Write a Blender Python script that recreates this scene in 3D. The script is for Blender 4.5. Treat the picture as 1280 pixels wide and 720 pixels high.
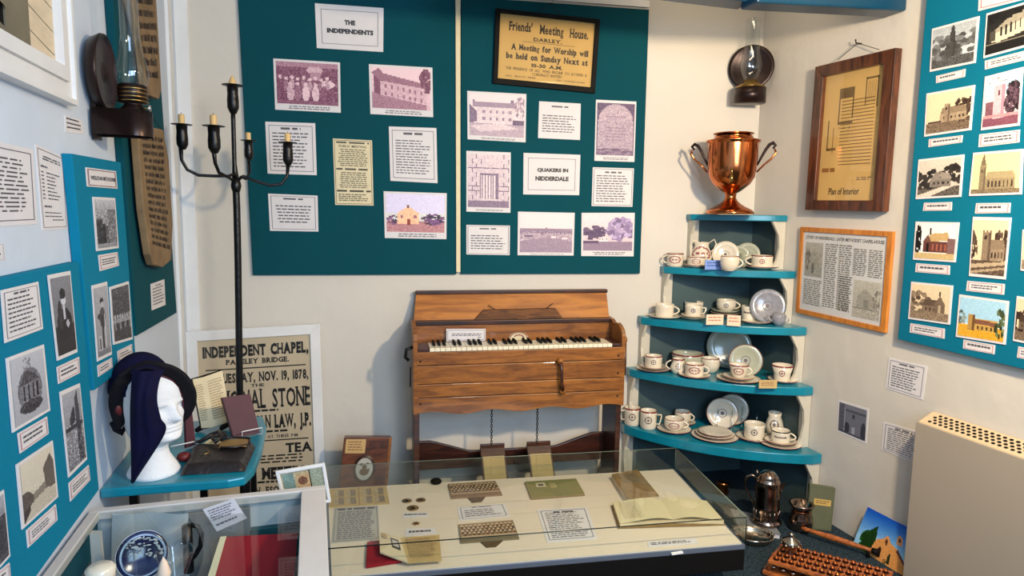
import bpy, bmesh, math, random
import numpy as np
from mathutils import Vector, Matrix
random.seed(7); rng = np.random.RandomState(11)
for o in list(bpy.data.objects): bpy.data.objects.remove(o)
SC = bpy.context.scene
COL = SC.collection

# ---------------------------------------------------------------- camera (calibrated from the vanishing points)
F = 820.0; EYE = 1.38
def _r(px, py): return Vector((px-640, -(py-360), -F))
_y = _r(392, 263).normalized()
_z = _r(1392, 277).cross(_y).normalized()
if _z.y < 0: _z = -_z
_x = _y.cross(_z)
RM = Matrix((_x, _y, _z))                      # camera -> world
CAM = Vector((0, 0, EYE))
cd = bpy.data.cameras.new('camera'); cam = bpy.data.objects.new('camera', cd); COL.objects.link(cam)
cd.sensor_width = 36; cd.lens = F/1280*36; cd.clip_start = .02
cam.matrix_world = Matrix.Translation(CAM) @ RM.to_4x4()
SC.camera = cam

# ---------------------------------------------------------------- world, lights, exposure
w = bpy.data.worlds.new('world'); SC.world = w; w.use_nodes = True
w.node_tree.nodes['Background'].inputs[0].default_value = (.80, .88, 1, 1)
w.node_tree.nodes['Background'].inputs[1].default_value = .26
def area(name, loc, target, size, energy, color, sy=None):
    l = bpy.data.lights.new(name, 'AREA'); l.energy = energy; l.color = color; l.size = size
    if sy: l.shape = 'RECTANGLE'; l.size_y = sy
    o = bpy.data.objects.new(name, l); COL.objects.link(o); o.location = loc
    o.rotation_euler = (Vector(target)-Vector(loc)).to_track_quat('-Z', 'Y').to_euler()
    return o
area('ceiling_spot_light', (1.45, .70, 1.97), (1.75, 3.0, .9), .12, 52, (1, .76, .47))
area('second_spot_light', (.75, .2, 2.05), (1.1, 3.0, .6), .25, 10, (1, .88, .72))
area('fill_behind_beam', (1.75, 2.48, 2.5), (1.8, 3.0, 1.9), .5, 1.6, (1, .82, .58), .06)  # added unseen fill, brightens the upper back wall where the beam shades it
area('window_daylight', (.75, -1.1, 1.75), (-.5, 2.2, 1.0), 1.4, 62, (.50, .72, 1), 1.1)
SC.view_settings.view_transform = 'Standard'; SC.view_settings.look = 'None'
SC.view_settings.exposure = 0.04; SC.view_settings.gamma = 1
SC.view_settings.use_curve_mapping = False

# ---------------------------------------------------------------- planes: where the walls stand
TH = math.radians(-5.602)
U = Vector((math.cos(TH), math.sin(TH), 0)); N = Vector((-math.sin(TH), math.cos(TH), 0))
DB = 3.168; XL = -.557; XR = 2.2212
UP = Vector((0, 0, 1))
def hit(px, py, n, d):
    v = RM @ _r(px, py); return CAM + v*((d-n.dot(CAM))/n.dot(v))
def at(px, py, pl, off=0):
    if pl == 'B': return hit(px, py, N, DB-off)
    if pl == 'L': return hit(px, py, Vector((1, 0, 0)), XL+off)
    if pl == 'R': return hit(px, py, Vector((1, 0, 0)), XR-off)
    if pl == 'H': return hit(px, py, UP, off)
    if pl == 'Y': return hit(px, py, Vector((0, 1, 0)), off)
NRM = {'B': -N, 'L': Vector((1, 0, 0)), 'R': Vector((-1, 0, 0)), 'H': UP}
def depth(P): return -(RM.transposed() @ (P-CAM)).z
def mpp(P): return depth(P)/F                  # metres per pixel at P

# ---------------------------------------------------------------- materials
def lin(c):
    c = c/255; return c/12.92 if c <= .04045 else ((c+.055)/1.055)**2.4
def S(r, g, b): return (lin(r), lin(g), lin(b), 1)
def mat(name, col, rough=.5, metal=0, var=0, vscale=8, bump=0, bscale=40, col2=None, coat=0, stretch=(1, 1, 1), detail=4, trans=0):
    m = bpy.data.materials.new(name); m.use_nodes = True; nt = m.node_tree; b = nt.nodes['Principled BSDF']
    b.inputs['Roughness'].default_value = rough; b.inputs['Metallic'].default_value = metal
    b.inputs['Coat Weight'].default_value = coat; b.inputs['Coat Roughness'].default_value = .12
    c = S(*col); b.inputs['Base Color'].default_value = c
    if rough >= .65: b.inputs['Specular IOR Level'].default_value = .18
    tc = nt.nodes.new('ShaderNodeTexCoord'); mp = nt.nodes.new('ShaderNodeMapping'); mp.inputs['Scale'].default_value = stretch
    nt.links.new(tc.outputs['Object'], mp.inputs['Vector'])
    if col2 or var:
        n = nt.nodes.new('ShaderNodeTexNoise'); n.inputs['Scale'].default_value = vscale; n.inputs['Detail'].default_value = detail
        nt.links.new(mp.outputs[0], n.inputs['Vector'])
        r = nt.nodes.new('ShaderNodeValToRGB'); r.color_ramp.elements[0].position = .35; r.color_ramp.elements[1].position = .68
        c2 = S(*col2) if col2 else tuple(x*(1-var) for x in c[:3])+(1,)
        r.color_ramp.elements[0].color = c2; r.color_ramp.elements[1].color = c
        nt.links.new(n.outputs['Fac'], r.inputs[0]); nt.links.new(r.outputs[0], b.inputs['Base Color'])
    if bump:
        n = nt.nodes.new('ShaderNodeTexNoise'); n.inputs['Scale'].default_value = bscale; n.inputs['Detail'].default_value = 3
        nt.links.new(mp.outputs[0], n.inputs['Vector'])
        bp = nt.nodes.new('ShaderNodeBump'); bp.inputs['Strength'].default_value = bump; bp.inputs['Distance'].default_value = .01
        nt.links.new(n.outputs['Fac'], bp.inputs['Height']); nt.links.new(bp.outputs[0], b.inputs['Normal'])
    return m
def wood(name, c1, c2, scale=6, rough=.38, axis='x', coat=.2):
    m = bpy.data.materials.new(name); m.use_nodes = True; nt = m.node_tree; b = nt.nodes['Principled BSDF']
    b.inputs['Roughness'].default_value = rough; b.inputs['Coat Weight'].default_value = coat
    tc = nt.nodes.new('ShaderNodeTexCoord'); mp = nt.nodes.new('ShaderNodeMapping')
    mp.inputs['Scale'].default_value = {'x': (.12, 1, 1), 'y': (1, .12, 1), 'z': (1, 1, .12)}[axis]
    nt.links.new(tc.outputs['Object'], mp.inputs['Vector'])
    n = nt.nodes.new('ShaderNodeTexNoise'); n.inputs['Scale'].default_value = scale*5; n.inputs['Detail'].default_value = 6; n.inputs['Distortion'].default_value = 1.4
    n2 = nt.nodes.new('ShaderNodeTexNoise'); n2.inputs['Scale'].default_value = scale*40; n2.inputs['Detail'].default_value = 3
    nt.links.new(mp.outputs[0], n.inputs['Vector']); nt.links.new(mp.outputs[0], n2.inputs['Vector'])
    mx = nt.nodes.new('ShaderNodeMath'); mx.operation = 'MULTIPLY_ADD'; mx.inputs[1].default_value = .35
    nt.links.new(n2.outputs['Fac'], mx.inputs[0]); nt.links.new(n.outputs['Fac'], mx.inputs[2])
    r = nt.nodes.new('ShaderNodeValToRGB'); r.color_ramp.elements[0].position = .52; r.color_ramp.elements[1].position = .82
    r.color_ramp.elements[0].color = S(*c2); r.color_ramp.elements[1].color = S(*c1)
    nt.links.new(mx.outputs[0], r.inputs[0]); nt.links.new(r.outputs[0], b.inputs['Base Color'])
    bp = nt.nodes.new('ShaderNodeBump'); bp.inputs['Strength'].default_value = .15; bp.inputs['Distance'].default_value = .002
    nt.links.new(mx.outputs[0], bp.inputs['Height']); nt.links.new(bp.outputs[0], b.inputs['Normal'])
    return m
def glassmat(name, tint=(1, 1, 1), refl=1.0):
    m = bpy.data.materials.new(name); m.use_nodes = True; nt = m.node_tree; nt.nodes.clear()
    o = nt.nodes.new('ShaderNodeOutputMaterial'); t = nt.nodes.new('ShaderNodeBsdfTransparent'); t.inputs[0].default_value = (*tint, 1)
    g = nt.nodes.new('ShaderNodeBsdfGlossy'); g.inputs['Roughness'].default_value = .02
    lw = nt.nodes.new('ShaderNodeLayerWeight'); lw.inputs['Blend'].default_value = .5
    pw = nt.nodes.new('ShaderNodeMath'); pw.operation = 'POWER'; pw.inputs[1].default_value = 5; nt.links.new(lw.outputs['Facing'], pw.inputs[0])
    mu = nt.nodes.new('ShaderNodeMath'); mu.operation = 'MULTIPLY_ADD'; mu.inputs[1].default_value = .9; mu.inputs[2].default_value = .045*refl; nt.links.new(pw.outputs[0], mu.inputs[0])
    mx = nt.nodes.new('ShaderNodeMixShader'); nt.links.new(mu.outputs[0], mx.inputs[0])
    nt.links.new(t.outputs[0], mx.inputs[1]); nt.links.new(g.outputs[0], mx.inputs[2]); nt.links.new(mx.outputs[0], o.inputs[0])
    return m
M = dict(
    wall=mat('plaster_paint', (216, 211, 202), .75, var=.10, vscale=1.3, bump=.35, bscale=9),
    wallL=mat('daylight_tinted_wall_paint', (206, 217, 232), .7, var=.07, vscale=1.6, bump=.3, bscale=10),  # left wall white with the daylight's blue cast put into its colour
    bracket=mat('cream_bracket_paint', (206, 200, 184), .5, var=.08, vscale=6),
    trim=mat('white_gloss_paint', (234, 234, 234), .4, var=.08, vscale=6),
    ceil=mat('ceiling_paint', (215, 215, 210), .8),
    beam=mat('blue_beam_paint', (0, 58, 86), .35, var=.15, vscale=4),
    carpet=mat('blue_grey_carpet', (60, 80, 92), .95, col2=(24, 36, 46), vscale=110, bump=.8, bscale=260),
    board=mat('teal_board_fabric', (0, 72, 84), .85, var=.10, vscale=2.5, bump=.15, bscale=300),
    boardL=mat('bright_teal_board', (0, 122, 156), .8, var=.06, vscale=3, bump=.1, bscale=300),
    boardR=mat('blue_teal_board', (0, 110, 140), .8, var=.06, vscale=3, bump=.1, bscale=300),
    shelf=mat('teal_gloss_paint', (10, 132, 158), .3, var=.18, vscale=14, coat=.3),
    unit=mat('grey_teal_paint', (66, 88, 92), .6, var=.3, vscale=4),
    paper=mat('white_paper', (222, 219, 222), .7, var=.03, vscale=20),
    cream=mat('cream_paper', (226, 214, 180), .7, var=.08, vscale=20),
    tan=mat('tan_paper', (196, 168, 116), .7, var=.14, vscale=14),
    cork=mat('parchment_plank', (142, 118, 88), .7, var=.28, vscale=14),
    iron=mat('black_wrought_iron', (14, 14, 17), .35, metal=.3, bump=.2, bscale=60),
    candle=mat('beeswax_candle', (226, 190, 130), .5),
    dark_metal=mat('dark_bronze_metal', (48, 34, 32), .32, metal=.6, var=.3, vscale=20),
    copper=mat('polished_copper', (214, 124, 72), .16, metal=1, var=.35, vscale=10),
    brass=mat('tarnished_brass', (170, 140, 84), .3, metal=1),
    silver=mat('silver_plate', (190, 178, 160), .16, metal=1, var=.4, vscale=14),
    pewter=mat('warm_tarnished_silver', (190, 164, 146), .15, metal=1, var=.45, vscale=12),
    chrome=mat('steel_wire', (200, 200, 205), .2, metal=1),
    oak=wood('golden_oak', (154, 96, 38), (106, 62, 24), 6),
    oaklid=wood('pale_golden_oak', (180, 114, 42), (142, 82, 26), 4),
    oakdark=wood('carved_dark_oak', (112, 68, 30), (60, 34, 16), 12, .75, coat=0),
    walnut=wood('dark_stained_wood', (72, 34, 20), (34, 14, 9), 6),
    framewood=wood('dark_brown_frame_wood', (98, 52, 28), (48, 22, 12), 8, axis='z'),
    pine=wood('orange_pine_frame', (206, 134, 52), (172, 100, 34), 8, axis='z'),
    black=mat('black_lacquer', (12, 10, 9), .68),
    ivory=mat('ivory_key', (232, 224, 200), .35, coat=.3),
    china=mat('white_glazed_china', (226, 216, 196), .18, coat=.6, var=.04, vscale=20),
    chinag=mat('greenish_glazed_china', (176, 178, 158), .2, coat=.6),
    chinab=mat('blue_grey_transfer_china', (150, 150, 158), .2, coat=.6, var=.25, vscale=60),
    red=mat('maroon_rim_glaze', (120, 38, 44), .25),
    foam=mat('white_polystyrene', (232, 234, 238), .85, var=.05, vscale=40, bump=.25, bscale=240),
    navy=mat('navy_felt', (12, 12, 52), .85, var=.4, vscale=12, bump=.15, bscale=90),
    blackfelt=mat('black_straw_brim', (16, 14, 20), .7, bump=.3, bscale=160),
    maroon=mat('maroon_cloth', (72, 22, 40), .6, var=.15, vscale=20, bump=.1, bscale=200),
    redcloth=mat('red_cloth', (150, 26, 40), .7, var=.15, vscale=10),
    leather=mat('black_leather', (30, 24, 26), .4, bump=.3, bscale=80),
    redleather=mat('dark_red_leather', (96, 22, 24), .5),
    heater=mat('beige_enamel_heater', (172, 160, 144), .5, var=.04, vscale=2),
    heatertop=mat('cream_enamel_heater_top', (206, 184, 150), .45),
    hole=mat('dark_void', (14, 12, 12), .9),
    casewhite=mat('off_white_case_frame', (206, 202, 200), .5, var=.07, vscale=10),
    greymetal=mat('grey_blue_metal_edge', (120, 130, 148), .35, metal=.5),
    linen=mat('cream_case_lining', (228, 215, 196), .85, var=.06, vscale=3, bump=.1, bscale=200),
    grey=mat('grey_case_fabric', (120, 124, 128), .85, var=.1, vscale=4),
    paleb=mat('pale_blue_grey_lining', (188, 198, 206), .8, var=.14, vscale=3),
    darkteal=mat('dark_teal_case_side', (8, 70, 82), .6),
    blueglaze=mat('cobalt_blue_glaze', (16, 28, 92), .15, coat=.6, col2=(8, 12, 50), vscale=14),
    plateblue=mat('deep_blue_plate_back', (18, 26, 84), .2),
    green=mat('green_cloth_cover', (92, 94, 66), .6, var=.12, vscale=20),
    olive=mat('olive_booklet_cover', (134, 134, 84), .6, var=.12, vscale=18),
    brownbook=wood('brown_book_board', (116, 62, 34), (70, 34, 20), 5),
    agedpage=mat('aged_page', (218, 202, 168), .75, var=.12, vscale=12),
    brownpage=mat('brown_worn_cover', (150, 122, 80), .7, var=.25, vscale=25),
    umber=wood('reddish_oak_rack', (190, 108, 50), (128, 64, 28), 8),
    lace=mat('beige_blind_fabric', (214, 196, 168), .8, var=.1, vscale=30, stretch=(1, 1, 3)),
    stone=mat('grey_stone_reveal', (126, 118, 100), .8, var=.2, vscale=12),
    string=mat('dark_string', (50, 40, 34), .8),
    glass=glassmat('clear_glass', (.96, .98, .97)),
    caseglass=glassmat('case_glass', (.90, .94, .92), 1.3),
    lampglass=glassmat('lamp_chimney_glass', (.93, .95, .95), 2.2),
)
def inkmat():
    m = bpy.data.materials.new('printed_ink'); m.use_nodes = True; nt = m.node_tree; b = nt.nodes['Principled BSDF']
    a = nt.nodes.new('ShaderNodeAttribute'); a.attribute_name = 'Col'
    nt.links.new(a.outputs['Color'], b.inputs['Base Color']); b.inputs['Roughness'].default_value = .55
    return m
M['ink'] = inkmat()
M['crestink'] = mat('soft_red_crest', (150, 84, 84), .3); M['crestdark'] = mat('grey_brown_crest', (104, 88, 88), .3)
M['planpaper'] = mat('golden_plan_paper', (220, 178, 112), .7, var=.1, vscale=5)
M['posterpaper'] = mat('aged_poster_paper', (212, 192, 166), .75, var=.12, vscale=6)
M['bluecard'] = mat('blue_card', (120, 150, 215), .7); M['pinkcard'] = mat('pale_pink_card', (226, 200, 176), .7)

# ---------------------------------------------------------------- mesh builder
class MB:
    def __init__(s): s.v = []; s.f = []; s.c = []; s.sm = []
    def add(s, vs, fs, smooth=False, col=None):
        k = len(s.v); s.v += [tuple(p) for p in vs]
        for f in fs: s.f.append([k+i for i in f]); s.c.append(col); s.sm.append(smooth)
        return s
    def box(s, x0, y0, z0, x1, y1, z1, col=None):
        v = [(x0, y0, z0), (x1, y0, z0), (x1, y1, z0), (x0, y1, z0), (x0, y0, z1), (x1, y0, z1), (x1, y1, z1), (x0, y1, z1)]
        return s.add(v, [(3, 2, 1, 0), (4, 5, 6, 7), (0, 1, 5, 4), (1, 2, 6, 5), (2, 3, 7, 6), (3, 0, 4, 7)], col=col)
    def slab(s, q, n, t, col=None):            # q = front corners, pushed back by n*t
        a = [Vector(p) for p in q]; b = [p-n*t for p in a]; k = len(a)
        return s.add(a+b, [tuple(range(k-1, -1, -1)), tuple(range(k, 2*k))]+[(i, (i+1) % k, k+(i+1) % k, k+i) for i in range(k)], col=col)
    def prism(s, pts, f, a, b, col=None):      # pts 2D, f(u,v,w)->3D
        k = len(pts); va = [f(p[0], p[1], a) for p in pts]; vb = [f(p[0], p[1], b) for p in pts]
        return s.add(va+vb, [tuple(range(k)), tuple(range(2*k-1, k-1, -1))]+[(i, k+i, k+(i+1) % k, (i+1) % k) for i in range(k)], col=col)
    def lathe(s, prof, n=24, c=(0, 0, 0), fr=None, a0=0, a1=2*math.pi, smooth=True):
        fr = fr or (Vector((1, 0, 0)), Vector((0, 1, 0)), Vector((0, 0, 1))); c = Vector(c)
        full = abs(a1-a0-2*math.pi) < 1e-6; m = n if full else n+1; vs = []
        for r, z in prof:
            for i in range(m):
                a = a0+(a1-a0)*i/n; vs.append(c+fr[0]*(r*math.cos(a))+fr[1]*(r*math.sin(a))+fr[2]*z)
        fs = []
        for j in range(len(prof)-1):
            for i in range(n):
                i2 = (i+1) % m; fs.append((j*m+i, j*m+i2, (j+1)*m+i2, (j+1)*m+i))
        return s.add(vs, fs, smooth)
    def tube(s, pts, r, n=8, closed=False, flat=None):
        P = [Vector(p) for p in pts]; k = len(P); rs = r if isinstance(r, (list, tuple)) else [r]*k; vs = []; ref = None
        for i in range(k):
            t = (P[(i+1) % k]-P[i-1]) if closed else (P[min(i+1, k-1)]-P[max(i-1, 0)]); t.normalize()
            if ref is None: ref = Vector((0, 0, 1)) if abs(t.z) < .9 else Vector((1, 0, 0))
            a = (ref-t*ref.dot(t)).normalized(); b = t.cross(a); ref = a
            for j in range(n):
                q = 2*math.pi*j/n; vs.append(P[i]+a*(rs[i]*math.cos(q)*(flat or 1))+b*(rs[i]*math.sin(q)))
        fs = []
        for i in range(k if closed else k-1):
            for j in range(n): fs.append((i*n+j, i*n+(j+1) % n, ((i+1) % k)*n+(j+1) % n, ((i+1) % k)*n+j))
        if not closed: fs += [tuple(range(n-1, -1, -1)), tuple((k-1)*n+j for j in range(n))]
        return s.add(vs, fs, True)
    def grid(s, fn, nu, nv, col=None, smooth=True, closedu=False):
        vs = [fn(i/nu, j/nv) for j in range(nv+1) for i in range(nu+1)]
        fs = [(j*(nu+1)+i, j*(nu+1)+i+1, (j+1)*(nu+1)+i+1, (j+1)*(nu+1)+i) for j in range(nv) for i in range(nu)]
        return s.add(vs, fs, smooth, col)
    def build(s, name, m, parent=None, origin=None, bevel=0):
        me = bpy.data.meshes.new(name); v = s.v
        if isinstance(origin, Matrix): mi = origin.inverted(); v = [tuple(mi @ Vector(p)) for p in v]
        elif origin is not None: v = [tuple(Vector(p)-Vector(origin)) for p in v]
        me.from_pydata(v, [], s.f)
        me.polygons.foreach_set('use_smooth', s.sm)
        if any(c is not None for c in s.c):
            at_ = me.color_attributes.new('Col', 'FLOAT_COLOR', 'CORNER'); arr = []
            for f, c in zip(s.f, s.c): arr += list(c or (1, 1, 1, 1))*len(f)
            at_.data.foreach_set('color', arr)
        me.materials.append(M[m] if isinstance(m, str) else m); me.update()
        o = bpy.data.objects.new(name, me); COL.objects.link(o)
        if parent: o.parent = parent
        if origin is not None and not parent:
            if isinstance(origin, Matrix): o.matrix_world = origin
            else: o.location = origin
        if bevel:
            b = o.modifiers.new('b', 'BEVEL'); b.width = bevel; b.segments = 2; b.limit_method = 'ANGLE'; b.angle_limit = .7
        return o
def frm(c, pl='B'):                            # root frame: back-wall things turn with their wall
    return Matrix.Translation(c) @ Matrix.Rotation(TH if pl == 'B' else 0, 4, 'Z')
def tag(o, label, cat, group=None):
    o['label'] = label; o['category'] = cat
    if group: o['group'] = group
    return o
def thing(name, label, cat, loc, rot=0, group=None):
    o = bpy.data.objects.new(name, None); COL.objects.link(o); o.location = loc; o.rotation_euler = (0, 0, rot)
    o.empty_display_size = .05
    return tag(o, label, cat, group)
def struct(name, mb, m, parent=None):
    o = mb.build(name, m, parent)
    if not parent: o['kind'] = 'structure'
    return o

# ---------------------------------------------------------------- printed matter: lettering, dashes, pictures
_tc = {}
def textmesh(t, bold):
    k = (t, bold)
    if k in _tc: return _tc[k]
    c = bpy.data.curves.new('t', 'FONT'); c.body = t; c.resolution_u = 2; c.offset = bold
    o = bpy.data.objects.new('t', c); COL.objects.link(o)
    bpy.context.view_layer.update()
    me = o.evaluated_get(bpy.context.evaluated_depsgraph_get()).to_mesh()
    vs = [(v.co.x, v.co.y) for v in me.vertices]; fs = [tuple(p.vertices) for p in me.polygons]
    x0 = min(v[0] for v in vs); x1 = max(v[0] for v in vs); y0 = min(v[1] for v in vs); y1 = max(v[1] for v in vs)
    vs = [((x-x0)/(x1-x0), 1-(y-y0)/(y1-y0)) for x, y in vs]
    bpy.data.objects.remove(o); bpy.data.curves.remove(c)
    _tc[k] = (vs, fs); return _tc[k]
SERIF = dict(A=((.08, 'b'), (.92, 'b')), B=((.12, 'bt'),), D=((.12, 'bt'),), E=((.14, 'bt'),), F=((.14, 'bt'),), H=((.12, 'bt'), (.88, 'bt')), I=((.5, 'bt'),), J=((.75, 't'),), K=((.14, 'bt'), (.88, 'bt')), L=((.14, 'bt'),), M=((.08, 'bt'), (.92, 'bt')), N=((.1, 'bt'), (.9, 't')), P=((.14, 'bt'),), R=((.14, 'bt'), (.92, 'b')), T=((.5, 'b'),), U=((.12, 't'), (.88, 't')), V=((.06, 't'), (.94, 't')), W=((.06, 't'), (.5, 't'), (.94, 't')), X=((.1, 'bt'), (.9, 'bt')), Y=((.5, 'b'), (.06, 't'), (.94, 't')),
    i=((.5, 'b'),), l=((.5, 'bt'),), h=((.14, 'bt'), (.86, 'b')), n=((.14, 'bx'), (.86, 'b')), m=((.08, 'bx'), (.5, 'b'), (.92, 'b')), r=((.2, 'bx'),), d=((.86, 'bt'),), f=((.45, 'b'),), u=((.14, 'x'), (.86, 'bx')), p=((.14, 'x'),), x=((.1, 'bx'), (.9, 'bx')), y=((.1, 'x'), (.9, 'x')), w=((.06, 'x'), (.94, 'x')), k=((.14, 'bt'),))
_cc = {}
def charmesh(ch, bold):
    bold = min(bold, .03) if ch in 'MNHWegasw' else bold
    if ch == 'g': bold = .015
    if (ch, bold) in _cc: return _cc[(ch, bold)]
    c = bpy.data.curves.new('t', 'FONT'); c.body = ch; c.resolution_u = 2; c.offset = bold
    o = bpy.data.objects.new('t', c); COL.objects.link(o); bpy.context.view_layer.update()
    me = o.evaluated_get(bpy.context.evaluated_depsgraph_get()).to_mesh()
    vs = [(v.co.x, v.co.y) for v in me.vertices]; fs = [tuple(p.vertices) for p in me.polygons]
    bb = (min(v[0] for v in vs), max(v[0] for v in vs), min(v[1] for v in vs), max(v[1] for v in vs))
    bpy.data.objects.remove(o); bpy.data.curves.remove(c); _cc[(ch, bold)] = (vs, fs, bb); return _cc[(ch, bold)]
class Print:
    """flat print on the quad TL TR BR BL; u right, v down"""
    def __init__(s, q, n, lift=.0006): s.q = [Vector(p) for p in q]; s.n = n; s.l = lift; s.t = MB(); s.p = MB()
    def P(s, u, v, k=0):
        a, b, c, d = s.q; return (a*(1-u)+b*u)*(1-v)+(d*(1-u)+c*u)*v+s.n*(s.l+.0003*k)
    def rect(s, u0, v0, u1, v1, col, k=0, mb=None):
        (mb or s.t).add([s.P(u0, v1, k), s.P(u1, v1, k), s.P(u1, v0, k), s.P(u0, v0, k)], [(0, 1, 2, 3)], col=col)
    def frame(s, m, w, col, k=1, asp=1.0):
        mv = m*asp; wv = w*asp
        s.rect(m, mv, 1-m, mv+wv, col, k); s.rect(m, 1-mv-wv, 1-m, 1-mv, col, k)
        s.rect(m, mv+wv, m+w, 1-mv-wv, col, k); s.rect(1-m-w, mv+wv, 1-m, 1-mv-wv, col, k)
    def dashes(s, u0, v0, u1, v1, n, col, fill=.45, k=1, wl=.10, ragged=.25, centre=False):
        h = (v1-v0)/n
        for i in range(n):
            last = u1-(u1-u0)*random.random()*ragged; u = u0
            if centre: c = (u0+u1)/2; hw = (last-u0)/2; u = c-hw; last = c+hw
            while u < last-.01:
                L = wl*(.4+random.random()); e = min(u+L, last)
                s.rect(u, v0+i*h, e, v0+i*h+h*fill, col, k); u = e+wl*.22
    def glyphs(s, u0, v0, u1, v1, n, col, cw=.02, fill=.7, k=1):
        h = (v1-v0)/n
        for i in range(n):
            u = u0; e = u1-(u1-u0)*random.random()*.12
            while u < e:
                for _ in range(random.randint(2, 7)):
                    if u > e: break
                    a = random.choice((0, .12, .25)); s.rect(u, v0+h*(i+a*fill), u+cw*.55, v0+h*(i+fill), col, k)
                    if random.random() < .6: s.rect(u, v0+h*(i+fill*(.25 if random.random() < .5 else .8)), u+cw*.95, v0+h*(i+fill*(.42 if random.random() < .5 else .98)), col, k)
                    u += cw
                u += cw*.9
    def text(s, t, u0, v0, u1, v1, col, bold=.0, k=1):
        vs, fs = textmesh(t, bold)
        s.t.add([s.P(u0+(u1-u0)*a, v0+(v1-v0)*b, k) for a, b in vs], fs, col=col)
    def slab(s, t, u0, v0, u1, v1, col, bold=.05, k=1, gap=.05, sp=.50):
        glyphs = []; x = 0
        for ch in t:
            if ch == ' ': x += sp; continue
            vs, fs, (a0, a1, b0, b1) = charmesh(ch, bold); glyphs.append((ch, vs, fs, x-a0, a0, a1, b0, b1)); x += (a1-a0)+gap
        W = x-gap; H = .73; lo = 0
        f = lambda X, Y: s.P(u0+(u1-u0)*X/W, v1-(v1-v0)*Y/H, k)
        for ch, vs, fs, dx, a0, a1, b0, b1 in glyphs:
            s.t.add([f(a+dx, b) for a, b in vs], fs, col=col); w_ = a1-a0
            for sx, tb in SERIF.get(ch, ()):
                cx = a0+dx+w_*sx; hw = min(.14, w_*.30); th = .055 if ch.isupper() else .045
                for q in tb:
                    y0 = {'b': 0, 't': H-th, 'x': b1-th}[q]
                    s.t.add([f(cx-hw, y0), f(cx+hw, y0), f(cx+hw, y0+th), f(cx-hw, y0+th)], [(0, 1, 2, 3)], col=col)
    def pic(s, arr, u0, v0, u1, v1, k=1):
        h, w_ = arr.shape[:2]; L = np.where(arr <= .04045, arr/12.92, ((arr+.055)/1.055)**2.4)
        vs = [s.P(u0+(u1-u0)*i/w_, v0+(v1-v0)*j/h, k) for j in range(h+1) for i in range(w_+1)]
        o = len(s.p.v); s.p.v += [tuple(p) for p in vs]
        for j in range(h):
            for i in range(w_):
                a = o+j*(w_+1)+i; s.p.f.append([a+w_+1, a+w_+2, a+1, a]); s.p.c.append((float(L[j, i, 0]), float(L[j, i, 1]), float(L[j, i, 2]), 1)); s.p.sm.append(False)
    def build(s, parent, origin, tn='printed_text', pn='picture'):
        if s.t.v: s.t.build(tn, 'ink', parent, origin)
        if s.p.v: s.p.build(pn, 'ink', parent, origin)
# small painter for the photographs' content
class Cv:
    def __init__(s, w, h, top=.8, bot=.8, seed=0, noise=.05):
        s.w, s.h = w, h; s.r = np.random.RandomState(seed)
        g = np.linspace(top, bot, h)[:, None]*np.ones((h, w)); s.a = np.repeat(g[:, :, None], 3, 2); s.Y, s.X = np.mgrid[0:h, 0:w]; s.X = (s.X+.5)/w; s.Y = (s.Y+.5)/h; s.noise = noise
    def put(s, m, c):
        c = np.array(c if hasattr(c, '__len__') else (c, c, c), float); s.a[m] = c
        return s
    def rect(s, x0, y0, x1, y1, c): return s.put((s.X >= x0) & (s.X < x1) & (s.Y >= y0) & (s.Y < y1), c)
    def ell(s, x, y, rx, ry, c): return s.put(((s.X-x)/rx)**2+((s.Y-y)/ry)**2 < 1, c)
    def poly(s, pts, c):
        m = np.zeros((s.h, s.w), bool); n = len(pts)
        for i in range(n):
            (x1, y1), (x2, y2) = pts[i], pts[(i+1) % n]
            if y1 == y2: continue
            cnd = ((y1 > s.Y) != (y2 > s.Y)) & (s.X < (x2-x1)*(s.Y-y1)/(y2-y1)+x1); m ^= cnd
        return s.put(m, c)
    def tree(s, x, y, rx, ry, c, n=40, br=None):
        for _ in range(n):
            a = s.r.rand()*6.28; d = s.r.rand()**.5; k = .6+.8*s.r.rand(); cc = np.array(c if hasattr(c, '__len__') else (c, c, c))*k
            s.ell(x+rx*d*math.cos(a), y+ry*d*math.sin(a), rx*.2, ry*.2, np.clip(cc, 0, 1))
        return s
    def speck(s, x0, y0, x1, y1, amp):
        m = (s.X >= x0) & (s.X < x1) & (s.Y >= y0) & (s.Y < y1); n = s.r.randn(s.h, s.w)*amp*.6; s.a[m] += n[m][:, None]; return s
    def out(s, dark=(0, 0, 0), light=(1, 1, 1)):
        a = np.clip(.5+((s.a+s.r.randn(s.h, s.w, 1)*s.noise*.5)-.5)*1.25, 0, 1)
        if dark == 'rgb': return a
        d = np.array(dark)/255; l = np.array(light)/255
        return np.clip(d+(l-d)*a, 0, 1)
PUR = ((88, 30, 60), (238, 205, 214)); PUV = ((70, 48, 88), (236, 218, 222)); BW = ((26, 24, 30), (214, 218, 230)); SEP = ((44, 28, 22), (236, 214, 178)); BWr = ((30, 26, 24), (226, 214, 200))
def windows(c, x0, x1, y0, y1, n, col=.25, arch=False):
    d = (x1-x0)/n
    for i in range(n):
        x = x0+d*(i+.3); c.rect(x, y0, x+d*.4, y1, col)
        if arch: c.ell(x+d*.2, y0, d*.2, d*.2, col)
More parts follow.
